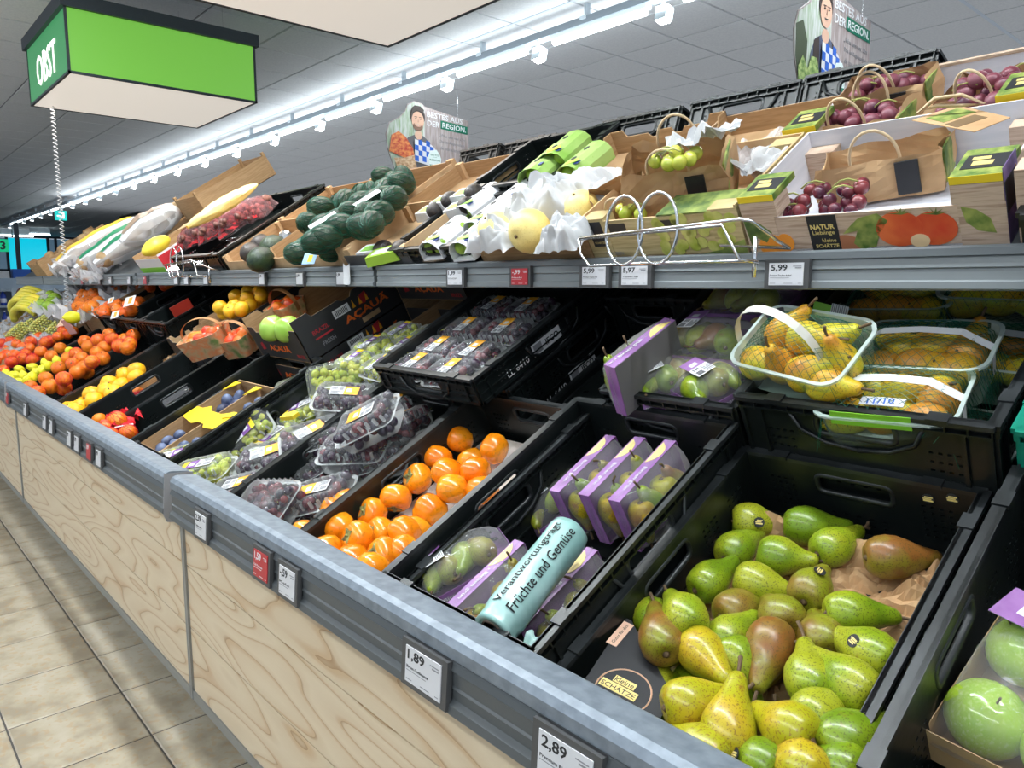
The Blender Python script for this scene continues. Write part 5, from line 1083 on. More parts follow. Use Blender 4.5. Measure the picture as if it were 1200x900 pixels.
lettering('NATUR', GOLD, o, T(.143,-.0018,.046) @ RX(90), width=.042, bold=.03); lettering('Lieblinge', GOLD, o, T(.143,-.0018,.034) @ RX(90), width=.038); lettering('kleine', GOLD, o, T(.150,-.0018,.020) @ RX(90), width=.024); lettering('SCHÄTZE', GOLD, o, T(.145,-.0018,.010) @ RX(90), width=.040, bold=.02)
MB().box(.4125,.0,.0,.4135,.06,.12).obj('grape_side_print', PGRP, o); MB().box(.4132,.0,.05,.4142,.05,.098).obj('side_emblem', INK, o)
# --- boxes behind it (stacked higher) with white inner walls
def backbox(M, label, W=.412):
    o = nbox(M, W, .28, .085, label, .080, inner=WHITEC, posth=.085)
    q = MB(); q.prism([(.04,.078),(W-.03,.078),(W-.055,.035),(.06,.035)], .0015, xz(-.0022, 0)); q.obj('white_front_flap', WHITEC, o)
    q = MB(); q.box(-.002,-.006,.079,W+.002,.002,.085); q.obj('rim_edge', WOODP, o); MB().box(.20,-.0065,.0788,.27,.0025,.0855).obj('black_rim_print', INK, o)
    MB().box(-.002,.274,.084,W+.002,.284,.090).obj('rim_edge', WOODP, o)
    for x in (-.02, W-.06): MB().box(x, -.001, .0855, x+.07, .04, .100).obj('corner_block', WOODP, o); fold(o, x, 0, .101, .07, .09)
    return o
backbox(T3.P(-.79, .295, S3-.005), 'white lined wood print box holding purple grapes in paper bags', .42)
backbox(T3.P(-.345, .28, S3-.005), 'wood print box cropped at the right edge, rear one', .42)
o = nbox(T3.P(-.325, .0, S3), .41, .25, .085, 'tomato print box cropped at the right edge of the upper shelf', .085)
q = MB(); q.prism([(0,0.0),(.05,0),(.05,.08),(.02,.09)], .001, yz(-.001)); q.obj('leaf_side_print', LEAFP, o); q = MB(); q.prism([(.03+.02*math.cos(a/3), .06+.03*math.sin(a/3)) for a in range(19)], .0012, yz(-.0016)); q.obj('tomato_side_print', TOMP, o)
crate(T3.P(-.312, -.02, S3), .30, .28, .062, 'low black crate at the right end of the upper shelf', group='black plastic crates')
# --- paper bags
def paper_bag(M, w_, d, h_, label, prints=True, seed=0, hand=2):
    t = thing('paper_bag', label, 'paper bag', M, 'paper grape bags'); q = MB(); n = 40
    per = []
    for i in range(n):
        u = i/n*4; s = int(u); f = u-s; per.append([(-w_/2+w_*f, -d/2), (w_/2, -d/2+d*f), (w_/2-w_*f, d/2), (-w_/2, d/2-d*f)][s])
    rows = 8; vs = []
    for j in range(rows+1):
        z = h_*j/rows
        for i, (x, y) in enumerate(per):
            nn = noise.noise(Vector((x*25, y*25+seed*5, z*25)))*.010*(.3+j/rows); nn2 = noise.noise(Vector((x*60, y*60+seed, z*60)))*.004
            b_ = 1+.06*math.sin(math.pi*j/rows); vs.append((x*b_+nn, y*b_+nn+nn2, z+(.018*noise.noise(Vector((x*20,y*20,seed))) if j == rows else 0)))
    fs = [(j*n+i, j*n+(i+1) % n, (j+1)*n+(i+1) % n, (j+1)*n+i) for j in range(rows) for i in range(n)]+[tuple(range(n))]
    q.add(vs, fs); q.obj('bag_body', PAPER, t)
    hm = mat('paper_cord', (.62,.46,.28), .7)
    for sy in ((-1, 1) if hand == 2 else (-1,)):
        y = sy*d*.46; MB().tube([(-w_*.20, y, h_*.9)]+[(-w_*.20*math.cos(R(a)), y+sy*.01*math.sin(R(a)), h_+.055*math.sin(R(a))) for a in range(0, 181, 15)]+[(w_*.20, y, h_*.9)], .0028, 7).obj('handle', hm, t, True)
    if prints:
        MB().box(w_*.505,-d*.4,h_*.15,w_*.515+.002,d*.35,h_*.95).obj('leaf_print', LEAFP, t); MB().box(w_*.16,-d*.5-.009,h_*.1,w_*.34,-d*.5-.004,h_*.9).obj('black_print', INK, t)
    return t
def gbunch(M, kind, label, n, w_, d, h_, rr, seed, group='loose grape bunches'):
    m = {'m': [GRAPM, STEMG], 'r': [GRAPR, STEMG], 'w': [GRAPW, STEMG]}[kind]
    r_ = random.Random(seed); q = MB(); P = []
    for i in range(n*8):
        if len(P) >= n: break
        c = Vector((r_.uniform(-w_/2, w_/2), r_.uniform(-d/2, d/2), r_.uniform(0, 1))); e = 1-(c.x/(w_/2))**2*.5-(c.y/(d/2))**2*.5; c.z = c.z*h_*max(.2, e)
        if all((c-p).length > rr*1.45 for p in P): P.append(c); q.ball(c, rr*r_.uniform(.88, 1.1), 12, 8, look_z(Vector((r_.gauss(0,1), r_.gauss(0,1), .5))), sz=1.12)
    for i in range(3):
        a = Vector((r_.uniform(-w_/2, w_/4), r_.uniform(-d/2, d/2), h_*.8)); q.tube([a, a+Vector((.012,.006,.007)), a+Vector((.026,.006,.008)), a+Vector((.042,.001,.003))], .0016, 5, mi=1)
    return props(q.obj('grape_bunch', m, None, True, M), label, 'grapes', group)
paper_bag(T3.P(-.585, .20, S3+.005) @ RZ(10) @ RX(-6), .20, .11, .072, 'brown paper bag lying open with red grapes in the tomato print box', seed=1, hand=1)
gbunch(onp(T3, 965, 243, .035) @ RZ(10), 'r', 'shiny red grapes spilling from the bag in the tomato print box', 20, .14, .08, .045, .0125, 3)
gbunch(onp(T3, 922, 250, .03), 'r', 'small red grape bunch with a bare stalk at the left of the tomato print box', 8, .07, .05, .02, .0115, 4)
paper_bag(T3.P(-.69, .375, S3+.005) @ RZ(-4), .18, .11, .085, 'brown paper bag with purple grapes, front left of the white lined box', seed=2)
paper_bag(T3.P(-.68, .49, S3+.01), .17, .10, .092, 'brown paper bag with purple grapes, rear left of the white lined box', seed=3, hand=1)
paper_bag(T3.P(-.47, .42, S3+.005) @ RZ(-12), .16, .13, .080, 'brown paper bag of purple grapes with folded printed front, right', seed=4, hand=1)
gbunch(T3.P(-.69, .375, .045), 'm', 'purple grapes in the front left paper bag of the white lined box', 22, .15, .09, .045, .0155, 5)
gbunch(T3.P(-.68, .49, .055), 'm', 'purple grapes in the rear left paper bag of the white lined box', 18, .14, .08, .045, .0155, 6)
gbunch(T3.P(-.47, .40, .048), 'm', 'purple grapes in the right paper bag of the white lined box', 24, .14, .12, .045, .0165, 7)
t = thing('paper_flap', 'folded down printed paper front over the right purple grapes', 'paper flap', onp(T3, 1128, 140, .11) @ RZ(-38) @ RX(-8)); MB().prism([(-.07,-.04),(.07,-.03),(.06,.035),(-.07,.04)], .0012).obj('paper', PAPER, t); MB().box(-.055,-.025,.0012,-.01,.03,.0018).obj('leaf_print', LEAFP, t); MB().box(.0,-.03,.0012,.03,.02,.0018).obj('brown_print', mat('umber_print', (.18,.11,.05), .6), t)
MB0 = MB().tube([(0,0,0),(.03,.005,.02),(.07,.005,.018),(.10,0,-.003),(.07,-.004,.004),(.03,0,.008)], .0028, 6, closed=True); props(MB0.obj('twisted_cord', mat('paper_cord', (.62,.46,.28), .7), None, True, onp(T3, 1075, 132, .12) @ RX(20)), 'loose twisted paper cord lying over the right purple grapes', 'paper cord')
# --- white grape print box
o = nbox(T3.P(-1.14, .0, S3), .38, .29, .10, 'pale wood print box with white grape picture behind the wire basket', .088, inner=CARDL, m=WOODY, posth=.095)
q = MB(); r_ = random.Random(5)
for k in range(34): disc(q, .195+.17*r_.random()**.8, .008+.075*r_.random(), .0125, -.0012-.0003*(k % 3), n=14)
q.obj('grape_print', GRPP, o)['kind'] = 'stuff'; q = MB(); q.prism([(.27,.0),(.38,.0),(.38,.03),(.35,.02),(.35,.035),(.33,.01)], .0008, xz(-.0022,0)); q.obj('herb_print', HERB, o)
MB().box(.012,-.0012,.028,.052,0,.088).obj('black_emblem', INK, o); lettering('NATUR', GOLD, o, T(.032,-.0016,.052) @ RX(90), width=.030); lettering('SCHÄTZE', GOLD, o, T(.032,-.0016,.038) @ RX(90), width=.030)
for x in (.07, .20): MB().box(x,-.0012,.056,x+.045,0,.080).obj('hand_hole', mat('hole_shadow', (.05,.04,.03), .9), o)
lettering('TRAUBEN', INKG, o, T(.06,-.0014,.010) @ RX(90), width=.05)
MB().box(.20,.0,.089,.38,.08,.092).obj('printed_top_flap', HERB, o)
cbox(T3.P(-1.13, .30, S3+.0), .335, .29, .055, 'wood print box behind the white grape print box with crumpled film', WOODP, CARD)
paper_bag(onp(T3, 800, 232, .04) @ RZ(18) @ RX(10) @ RY(8) @ T(0, 0, -.03), .21, .12, .135, 'large crumpled brown paper bag with white tissue and cord handles', seed=7)
crumple(onp(T3, 772, 190, .16) @ RZ(18), 0, -.0, .16, .06, .05, 16, 8, TISS, 'white_tissue', 'white tissue in the large paper bag', 'tissue', seed=8)
gbunch(onp(T3, 788, 190, .15), 'w', 'white grapes peeking out of the large paper bag', 8, .08, .05, .03, .014, 9)
paper_bag(onp(T3, 736, 250, .03) @ RZ(30) @ RX(30) @ T(0,0,-.03), .13, .09, .10, 'small slumped brown paper bag left of the large one', seed=9, hand=1)
gbunch(onp(T3, 743, 248, .06), 'w', 'white grapes in the small slumped paper bag', 8, .07, .05, .025, .014, 10)
crumple(onp(T3, 845, 222, .04) @ RZ(10), 0, 0, .13, .16, .05, 20, 18, BAGP, 'film_bag', 'crumpled milky film bag between the paper bag and corner block', 'film bag', seed=12)
crumple(onp(T3, 868, 212, .05) @ RZ(10), 0, 0, .09, .09, .045, 20, 20, TISS, 'white_tissue', 'white tissue crumple beside the black emblem corner', 'tissue', seed=13)
# --- nashi box
cbox(T3.P(-1.53, .0, S3), .385, .29, .062, 'scalloped brown box of tissue wrapped nashi pears on the upper shelf', CARD, CARDL, notch=True, group=None, post=.012, posth=.08)
cbox(T3.P(-1.50, .30, S3), .385, .29, .05, 'scalloped brown box behind the nashi pears', CARD, CARD, notch=True, group=None)
ME_NA = sphere_fruit(.046, NASHI, 3, .93, name='nashi_pear')
for px, py, r_, lb, rot in ((621, 271, 1.0, 'yellow nashi pear with its eye showing, centre of the tissue', RX(75)), (530, 286-2, .85, 'yellow nashi pear half hidden at the left of the tissue', RX(20)), (681, 243, .8, 'yellow nashi pear peeking out at the upper right of the tissue', RX(10))):
    X = onp(T3, px, py, .075)
    if px == 530: X = onp(T3, 580, 268, .08)
    fruit('nashi_pear', ME_NA, X @ rot @ S(r_*1.15), 'nashi pears', 'nashi pear', lb, .040)
def tissue(M, w_, d, h_, seed, lb):
    q = MB()
    def fn(u, v):
        a = u*2-1; b_ = v*2-1; e = max(0, (1-a**4)*(1-b_**4)); p = Vector((u*3.2+seed, v*3.2, seed))
        n_ = .25+abs(noise.noise(p))*.8+abs(noise.noise(p*2.3))*.30+.10*noise.noise(p*5)
        return (a*w_/2+.018*noise.noise(p*1.3), b_*d/2+.018*noise.noise(p*1.3+Vector((5,5,5))), h_*e*(.45+.8*n_)+.012*n_)
    q.sheet(fn, 60, 46); props(q.obj('white_tissue', TISS, None, 'auto', M), lb, 'tissue', 'white tissue heaps')
tissue(onp(T3, 645, 258, .05) @ T(0,.03,0), .24, .17, .085, 1.3, 'large crumpled white tissue behind the centre nashi pear')
tissue(onp(T3, 588, 284, .045), .15, .12, .06, 4.1, 'white tissue folded over the left nashi pear')
tissue(onp(T3, 668, 283, .045), .12, .11, .06, 8.3, 'white tissue bunched at the front right of the nashi box')
tissue(onp(T3, 690, 232, .05), .22, .16, .06, 6.7, 'white tissue in the rear scalloped box')
# --- black crates with lime cartons
crate(T3.P(-1.935, .0, S3), .37, .300, .055, 'black crate of white lime cartons on the upper shelf, front one', group='black plastic crates')
c = crate(T3.P(-1.89, .325, S3+.0), .37, .33, .075, 'black crate of green printed cartons on the upper shelf, rear one', group='black plastic crates')
MB().box(.3865,.19,.012,.3875,.31,.040).obj('crate_label', WHT, c); lettering('IFCO', INK, c, T(.388, .27, .026) @ RZ(90) @ RX(90), width=.05, bold=.02); MB().box(.3875,.195,.016,.388,.225,.036).obj('data_matrix', INKG, c)
ME_LM = sphere_fruit(.025, LIME, 7, 1.15, name='lime')
LIMEC = mat('lime_print', (.40,.65,.06), .5); PALEG = mat('pale_green_carton', (.30,.5,.12), .5, cols=[(.24,.44,.07),(.38,.55,.16)], scale=14)
def carton(M, label, body, pr, seed=0, fruitm=None, group='lime cartons', L_=.15, w_=.085):
    t = thing('fruit_carton', label, 'carton', M, group); q = MB()
    prof = [(-w_/2, .004), (-w_/2, .030), (-w_*.36, .048), (-w_*.15, .056), (w_*.15, .056), (w_*.36, .048), (w_/2, .030), (w_/2, .004)]
    pts = [(p[0], p[1]) for p in prof]+[(p[0]*.96, p[1]-.0015) for p in prof[::-1]]
    n = len(pts); q.add([(p[0], -L_/2, p[1]) for p in pts]+[(p[0], L_/2, p[1]) for p in pts], [(i, (i+1) % n, n+(i+1) % n, n+i) for i in range(n)]+[(i, i+1, n-2-i, n-1-i) for i in range(len(prof)-1)]+[(n+n-1-i, n+n-2-i, n+i+1, n+i) for i in range(len(prof)-1)])
    q.obj('sleeve', body, t); MB().box(-w_/2,-L_/2,0,w_/2,L_/2,.004).obj('carton_floor', body, t)
    for y in (-.03, .03): MB().lathe([(.011, .0562), (.011, .0568)], 16, T(0, y, 0) @ S(.75, 1, 1)).obj('air_hole', INK, t)
    MB().prism([(-.02,-.0),(.02,-.012),(.022,.012),(-.018,.02)], .0008, T(.012, -.055 if seed % 2 else .055, .0562) @ RZ(40)).obj('print_patch', pr, t)
    MB().box(.022,-.062,.0525,.036,-.045,.0535).obj('blue_patch', mat('navy_print', (.02,.05,.25), .5), t)
    for k, (x, y) in enumerate(((-.02, -.045), (.02, -.045), (-.02, .0), (.02, .0), (-.02, .045), (.02, .045))):
        o = mo('lime', fruitm or ME_LM, None, M @ T(x, y, .027) @ rrot() @ S(.80)); props(o, ORD[k]+' lime in the '+' '.join(label.split()[:9]), 'lime', 'limes inside cartons')
    return t
for px, py, lb, b_, p_ in ((505, 282, 'white lime carton with a bright green stripe, front left of the crate', WHT, LIMEC), (541, 282, 'white lime carton at the front right of the crate', WHT, GRNP), (557, 258, 'white lime carton second from front on the right', WHT, GRNP),
                   (545, 240, 'white lime carton with open end showing limes, left middle', WHT, GRNP), (596, 228, 'white lime carton at the crate back', WHT, GRNP)):
    carton(onp(T3, px, py+2, .055) @ RZ(rnd.uniform(-4, 6)) @ T(0, .055, -.045), lb, b_, p_, seed=px)
carton(onp(T3, 640, 192, .075) @ RZ(6) @ T(0,0,-.03), 'pale green carton with limes at its open end, front of the rear crate', PALEG, YELP, L_=.17, w_=.10)
carton(onp(T3, 662, 180, .075) @ RZ(6) @ T(0,0,-.02), 'pale green carton topmost at the back of the rear crate', PALEG, YELP, L_=.15, w_=.10, seed=1)
carton(onp(T3, 684, 190, .07) @ RZ(0) @ T(0,0,-.03), 'pale green carton seen through the side handle of the rear crate', PALEG, LIMEC, L_=.15, w_=.09, seed=1)
# --- box of small dark avocado packs
cbox(T3.P(-2.21, .0, S3), .36, .29, .065, 'low brown box with dark front holding small avocado packs', CARDL, CARDL, group=None, notch=False, fh=.04, post=.03, posth=.06)
props(MB().box(0,0,0,.37,.0035,.04).obj('dark_front_board', MATS['slate_board'], None, False, T3.P(-2.215, -.006, S3)), 'dark board front of the avocado pack box', 'board')
cbox(T3.P(-2.24, .30, S3), .34, .30, .06, 'brown box behind with three white and green avocado packs', CARDL, CARD, group=None, post=.03, posth=.065)
ME_AV = sphere_fruit(.03, AVOD, 4, 1.25, dent=False, name='avocado'); ME_AG = sphere_fruit(.036, AVOC, 2, 1.30, dent=False, name='avocado')
for px, py, h, lb, wd, b_ in ((425, 298, .035, 'white avocado pack at the front left of the low box', .13, WHT), (442, 301, .04, 'bright green avocado pack with barcode at the low box front', .15, LIMEC), (490, 252, .06, 'small white and green avocado pack, lowest of the rear three', .09, WHT), (507, 240, .07, 'small white and green avocado pack, middle of the rear three', .09, WHT),
                          (533, 232, .075, 'small white and green avocado pack, topmost of the rear group', .10, WHT), (526, 248, .06, 'small white and green avocado pack at the right of the rear group', .09, WHT)):
    M = onp(T3, px, py, h) @ RZ(rnd.uniform(-10, 20)) @ T(0,.035,-.03) @ S(.9); t = thing('avocado_pack', lb, 'avocado pack', M, 'small avocado packs')
    q = MB(); q.prism([(-wd/2,0),(wd/2,0),(wd/2-.01,.035),(-wd/2+.01,.035)], .06, xz(-.03, 0) ); q.obj('sleeve', b_, t); MB().box(-wd*.3,-.02,.035,wd*.3,.015,.0362).obj('green_print', GRNP if b_ is WHT else WHT, t)
    props(mo('avocado', ME_AV, None, M @ T(wd*.42, .01, .022) @ RX(80)), 'dark avocado at the end of the '+' '.join(lb.split()[:9]), 'avocado', 'avocados in small packs')
# --- netted avocado boxes
cbox(T3.P(-2.79, .0, S3), .54, .29, .075, 'brown box heaped with green netted avocados, front one', CARDL, CARD, fh=.045, group='brown avocado boxes', post=.03, posth=.075)
cbox(T3.P(-2.79, .30, S3), .54, .30, .075, 'brown box heaped with green netted avocados, rear one', CARDL, CARD, group='brown avocado boxes', post=.03, posth=.085)
NT_G = net_mesh(.037, NETG, 1.30, 12, .0009)
AVP = [(362,262),(382,278),(372,283),(376,243),(395,260),(412,250),(430,252),(440,236),(455,222),(470,215),(452,232),(400,265),(350,297),(358,291),(390,292),(425,266),(445,250),(405,235),(425,238),(462,232),(380,265),(435,262)]
it = []
for i, (px, py) in enumerate(AVP):
    h = .11 if py < 285 else .05; x, v = T3.at(px, py, h)
    o = mo('avocado', ME_AG, None, T3.P(x, v, h) @ RZ(rnd.uniform(-50,50)) @ RX(70+rnd.uniform(-25,25)) @ S(1.12)); props(o, None, 'avocado', 'netted avocados'); mo('netting', NT_G, o); it.append((x, v, o, 'green netted'))
for i in range(12):
    x, v = -2.70+rnd.random()*.40, .05+rnd.random()*.5; o = mo('avocado', ME_AG, None, T3.P(x, v, .03+.05*(v > .25)) @ rrot()); props(o, None, 'avocado', 'netted avocados'); mo('netting', NT_G, o); it.append((x, v, o, 'buried netted'))
rank_labels(it, 'avocado', 'of the avocado boxes', 8)
for px, py, rz, lb in ((378, 258, 70, 'white barcode band on the front left avocado net'), (430, 232, 80, 'white striped band with yellow picture on the rear avocado net')):
    t = thing('net_band', lb, 'label', onp(T3, px, py, .15) @ RZ(rz) @ RX(20)); MB().box(-.05,-.012,0,.05,.012,.001).obj('paper', WHT, t)
    for i in range(7): MB().box(-.045+i*.006,-.010,.001,-.042+i*.006,.010,.0014).obj('bar', INKG, t)
t = thing('net_band', 'blue and yellow printed tag at the front of the avocado box', 'label', onp(T3, 363, 303, .06) @ RX(35)); MB().box(-.045,-.02,0,.045,.02,.001).obj('paper', mat('light_blue_print', (.35,.55,.80), .5), t); MB().box(-.01,-.012,.001,.02,.012,.0015).obj('print', YELP, t)
# --- dark avocado box
cbox(T3.P(-3.23, .0, S3), .42, .30, .065, 'brown box with a few dark loose avocados', CARDL, CARD, fh=.04, group='brown avocado boxes', post=.03, posth=.065)
cbox(T3.P(-3.23, .31, S3), .42, .30, .06, 'brown box behind the dark loose avocados', CARDL, CARD, group='brown avocado boxes', post=.03, posth=.07)
for px, py, lb in ((294, 296, 'dark avocado nearest the front of the brown box'), (306, 286, 'dark avocado behind the front one'), (320, 290, 'greenish dark avocado at the right of the brown box'), (306, 304, 'green avocado low at the front of the brown box')):
    props(mo('avocado', ME_AG if 'green' in lb else ME_AV, None, onp(T3, px, py, .05) @ RZ(30) @ RX(80) @ S(1.35)), lb, 'avocado', 'loose avocados')
t = thing('foil_ball', 'silver crumpled foil piece in the dark avocado box', 'foil', onp(T3, 335, 278, .04)); MB().ball((0,0,0), .03, 8, 6).obj('foil', CHROME, t)
# --- black crate with chestnut nets
crate(T3.P(-3.83, -.0, S3), .58, .60, .085, 'black crate of chestnut net bags on the upper shelf', group='black plastic crates')
CHES = mat('pinkish_brown_chestnut', (.30,.12,.09), .35, cols=[(.09,.03,.025),(.34,.15,.11)], scale=30)
q = MB(); r_ = random.Random(4)
for i in range(90): q.ball((r_.uniform(-.12,.12), r_.uniform(-.08,.08), r_.uniform(0,.06)), r_.uniform(.015,.02), 8, 5, look_z(Vector((r_.gauss(0,1), r_.gauss(0,1), r_.gauss(0,1)))), sz=.75)
ME_CH = q.mesh('chestnuts', CHES, True)
q = MB(); q.sheet(lambda u, v: ((u-.5)*.27, (v-.5)*.19, .085*max(0, (1-(u*2-1)**4)*(1-(v*2-1)**4))**.5+.008*noise.noise(Vector((u*9, v*9, 1)))), 22, 16); ME_BG = q.mesh('net_film', mat('clear_red_film', (.95,.60,.62), .2, clear=.05, bump=.6, bscale=40), True)
for i, (px, py, lb) in enumerate(((243, 277, 'chestnut net bag with brown paper wrap at the crate front'), (268, 268, 'chestnut net bag in the crate middle'), (292, 258, 'bright red chestnut net bag at the crate back'))):
    M = onp(T3, px, py, .07) @ RZ(40) @ S(1.0); t = thing('chestnut_bag', lb, 'chestnut bag', M, 'chestnut net bags'); mo('chestnuts', ME_CH, t)['kind'] = 'stuff'; mo('net_film', ME_BG, t)
    crumple(T(-.13,-.09,-.0), 0, 0, .22, .08, .03, 12, 8, NETR, 'red_netting', None, None, seed=i+40, parent=t)
    if i == 0: MB().box(-.10,-.04,.085,.06,.05,.09).obj('paper_wrap', PAPER, t)
# --- red printed box and film sacks to the left
o = cbox(T3.P(-4.46, -.0, S3), .42, .45, .10, 'red and white printed fruit box beside the small wire basket', WHT, CARD, fh=.08, group=None, post=.0)
MB().box(.4205,.0,.0,.4225,.42,.09).obj('red_side', REDP, o); lettering('SUPER FRUIT', WHT, o, T(.4232, .23, .035) @ RZ(90) @ RX(90), width=.34, height=.038, bold=.03); MB().box(.4225,.10,.066,.4235,.38,.070).obj('white_line', WHT, o)
MB().box(.0,-.001,.0,.40,.0,.03).obj('green_front_print', GRNP, o)
def sack(M, L_, w_, h_, m, name, label, cat, seed, group, stripes=None):
    q = MB()
    def P_(u, v):
        a = 2*math.pi*u; t_ = v; e = max(.02, math.sin(math.pi*min(max(t_, .015), .985)))**.45; n_ = 1+.16*noise.noise(Vector((math.cos(a)*2, math.sin(a)*2, t_*6+seed)))+.05*noise.noise(Vector((math.cos(a)*6, math.sin(a)*6, t_*18+seed)))
        return (w_/2*e*n_*math.cos(a), (t_-.5)*L_, h_/2*(1+e*n_*math.sin(a)))
    q.sheet(P_, 26, 34); o = q.obj(name, m, None, True, M); props(o, label, cat, group)
    if stripes:
        q = MB(); q.sheet(lambda u, v: tuple(Vector(P_(.16+.13*u, .08+.84*v))*1.012+Vector((0,0,.001))), 5, 30); q.obj('printed_band', stripes, o, True)
    r_ = random.Random(seed); 
    for k in range(int(L_/.10)):
        s_ = mo('content', ME_RL, o, T(r_.uniform(-.02,.02), -L_/2+.07+k*.10, h_*.5) @ RZ(r_.uniform(-30,30)) @ S(w_/.16*.9, 1, h_/.12*.9)) 
    return o
ME_RL = sphere_fruit(.052, mat('brown_roll_skin', (.42,.26,.12), .7, cols=[(.34,.19,.08),(.55,.38,.20)], scale=20), 9, .8, dent=False, name='content')
YBND = mat('yellow_film_print', (.90,.62,.08), .35); GBND = mat('green_film_print', (.02,.26,.12), .35)
for i, (x, lb, st, L_) in enumerate(((-6.10, 'long milky film sack with a yellow printed band, far left', YBND, .70), (-5.35, 'long milky film sack with a green printed band hanging over the rail', GBND, .74), (-5.02, 'long milky film sack with a green band, second from the right', GBND, .66), (-4.72, 'milky film sack with striped brown content beside the red box', mat('brown_film_print', (.40,.28,.20), .35), .40))):
    sack(T3.P(x, .27, .01+(.06 if i == 3 else 0)) @ RZ(-4), L_, .24, .16, BAGP, 'film_sack', lb, 'film sack', i+3, 'long milky film sacks', st)
crumple(T3.P(-5.60, -.12, -.02), 0, 0, .42, .30, .12, 16, 14, BAGP, 'film_bag', 'milky film crumpled over the rail under the green banded sack', 'film bag', seed=51)
crumple(T3.P(-6.40, -.06, -.0), 0, 0, .42, .30, .12, 16, 14, BAGP, 'film_bag', 'milky film crumpled under the yellow banded sack', 'film bag', seed=52)
props(mo('melon', ME_ME, None, onp(T3, 183, 288, .11) @ S(.7, 1.2, .7)), 'yellow melon under film at the left of the red box', 'melon'); 
ME_YM = ME_ME.copy(); ME_YM.materials.clear(); ME_YM.materials.append(mat('yellow_melon_skin', (.85,.68,.06), .35)); bpy.data.objects[bpy.data.objects.find([o for o in bpy.data.objects if o.get('label') == 'yellow melon under film at the left of the red box'][0].name)].data = ME_YM
cbox(T3.P(-4.86, .30, S3+.05), .16, .46, .05, 'brown cardboard tray under the striped sack', CARD, CARD, group=None)
cbox(T3.P(-4.60, .42, S3+.10) @ RZ(0), .34, .48, .12, 'brown tray of yellow film wrapped fruit at the back of the upper shelf', CARD, CARD, group=None, post=.02, posth=.14)
sack(onp(T3, 266, 248, .20), .36, .10, .06, mat('yellow_film', (.92,.72,.25), .3, clear=.75), 'film_sack', 'yellow printed film sack in the brown tray above the chestnuts', 'film sack', 31, None, None)
crate(T3.P(-5.95, .30, S3), .36, .32, .10, 'small black crate under the yellow banded sack', group='black plastic crates')
crate(T3.P(-6.38, .02, S3), .36, .32, .07, 'low black crate of mixed small fruit under the sacks', group='black plastic crates')
cbox(T3.P(-7.25, -.02, S3), .42, .58, .12, 'brown cardboard box at the left end of the upper shelf', CARD, CARD, group=None, notch=True, post=.03, posth=.13)
for i in range(5): props(mo('potato', ME_RL, None, T3.P(-6.95+(i % 2)*.09, .10+i*.09, .10) @ rrot()), ORD[i]+' brown root from the front in the left end box', 'root vegetable', 'roots in the left end box')
# --- crates of the far side of the stand, seen over the top
def back_crate(X, Y, Z, W, lb, lab=False, m=BLK, H_=.145):
    c = crate(T(X, Y, Z) @ RX(-18), W, .40, H_, lb, m, BLK2 if m is BLK else m, group='crates of the far side')
    if lab: MB().box(.03,-.0125,.02,W*.42,-.0115,.062).obj('white_label', WHT, c); MB().box(.05,-.0135,.0,.062,-.0125,.05).box(.09,-.0135,.0,.102,-.0125,.05).obj('black_arrow', INK, c)['kind'] = 'stuff'
    return c
back_crate(-.985, 1.86, 1.785, .30, 'black crate with a torn white label, rightmost on the far side', True)
back_crate(-1.345, 1.88, 1.785, .33, 'black crate on the far side, second from the right', False)
back_crate(-1.66, 1.85, 1.775, .29, 'black crate with white label on the far side behind the paper bag', True)
back_crate(-1.93, 1.86, 1.74, .25, 'black crate on the far side, hidden behind the rear carton crate', False)
back_crate(-2.37, 1.83, 1.79, .22, 'worn dark grey crate with white paper label on the far side', True, GREYCR, .125)
back_crate(-2.14, 1.86, 1.79, .26, 'worn dark grey crate beside the paper labelled one', False, GREYCR, .125)
back_crate(-5.55, 1.85, 1.80, .40, 'black crate on the far side behind the chestnut bags', False)
back_crate(-7.0, 1.80, 1.80, .55, 'black crate on the far side behind the green banded sack', False, BLK, .17)
props(MB().box(-8,1.80,1.70,XR,1.815,1.80).obj('top_ledge', RAILG, stand), None)
# --- chrome wire baskets on the upper rail
def wire_basket(X, Y, Z, L_, label, r_=.003):
    t = thing('wire_basket', label, 'wire basket', T(X, Y, Z), 'chrome wire roll holders')
    MB().tube([(0,-.09,.02),(L_,-.09,.035),(L_+.02,-.09,.03),(L_+.03,-.02,.0),(L_+.03,.02,-.01),(L_*.7,.02,.0)], r_, 8).obj('upper_wire', CHROME, t, True)
    MB().tube([(-.03,-.06,.02),(L_*.85,-.06,.03),(L_*.9,-.06,.0),(L_*.95,-.06,-.03),(L_,-.03,-.035)], r_, 8).obj('front_wire', CHROME, t, True)
    MB().tube([(-.03,-.06,.02),(-.025,-.06,-.01),(.0,-.06,-.035),(L_*.4,-.06,-.032),(L_*.95,-.04,-.032)], r_, 8).obj('lower_wire', CHROME, t, True)
    for x in (L_*.28, L_*.50):
        MB().tube([(x+.045*math.cos(R(a)), -.075+.0*a, .03+.065*math.sin(R(a))) for a in range(0, 360, 15)], r_, 8, closed=True).obj('ring', CHROME, t, True)
    MB().tube([(L_*.95,-.01,.01),(L_*.95,-.01,-.06)], .004, 8).obj('clamp', CHROME, t, True)
    return t
wire_basket(-1.045, 1.21, 1.47, .36, 'chrome wire bag roll holder hanging before the white grape print box')
wire_basket(-3.62, 1.21, 1.462, .36, 'small chrome wire bag roll holder left of the dark avocados')
q = MB()
for i in range(14): q.tube([(i*.026, 0, .004), (i*.026, .30, .004)], .0018, 4)
for i in range(12): q.tube([(0, i*.027, .006), (.34, i*.027, .006)], .0018, 4)
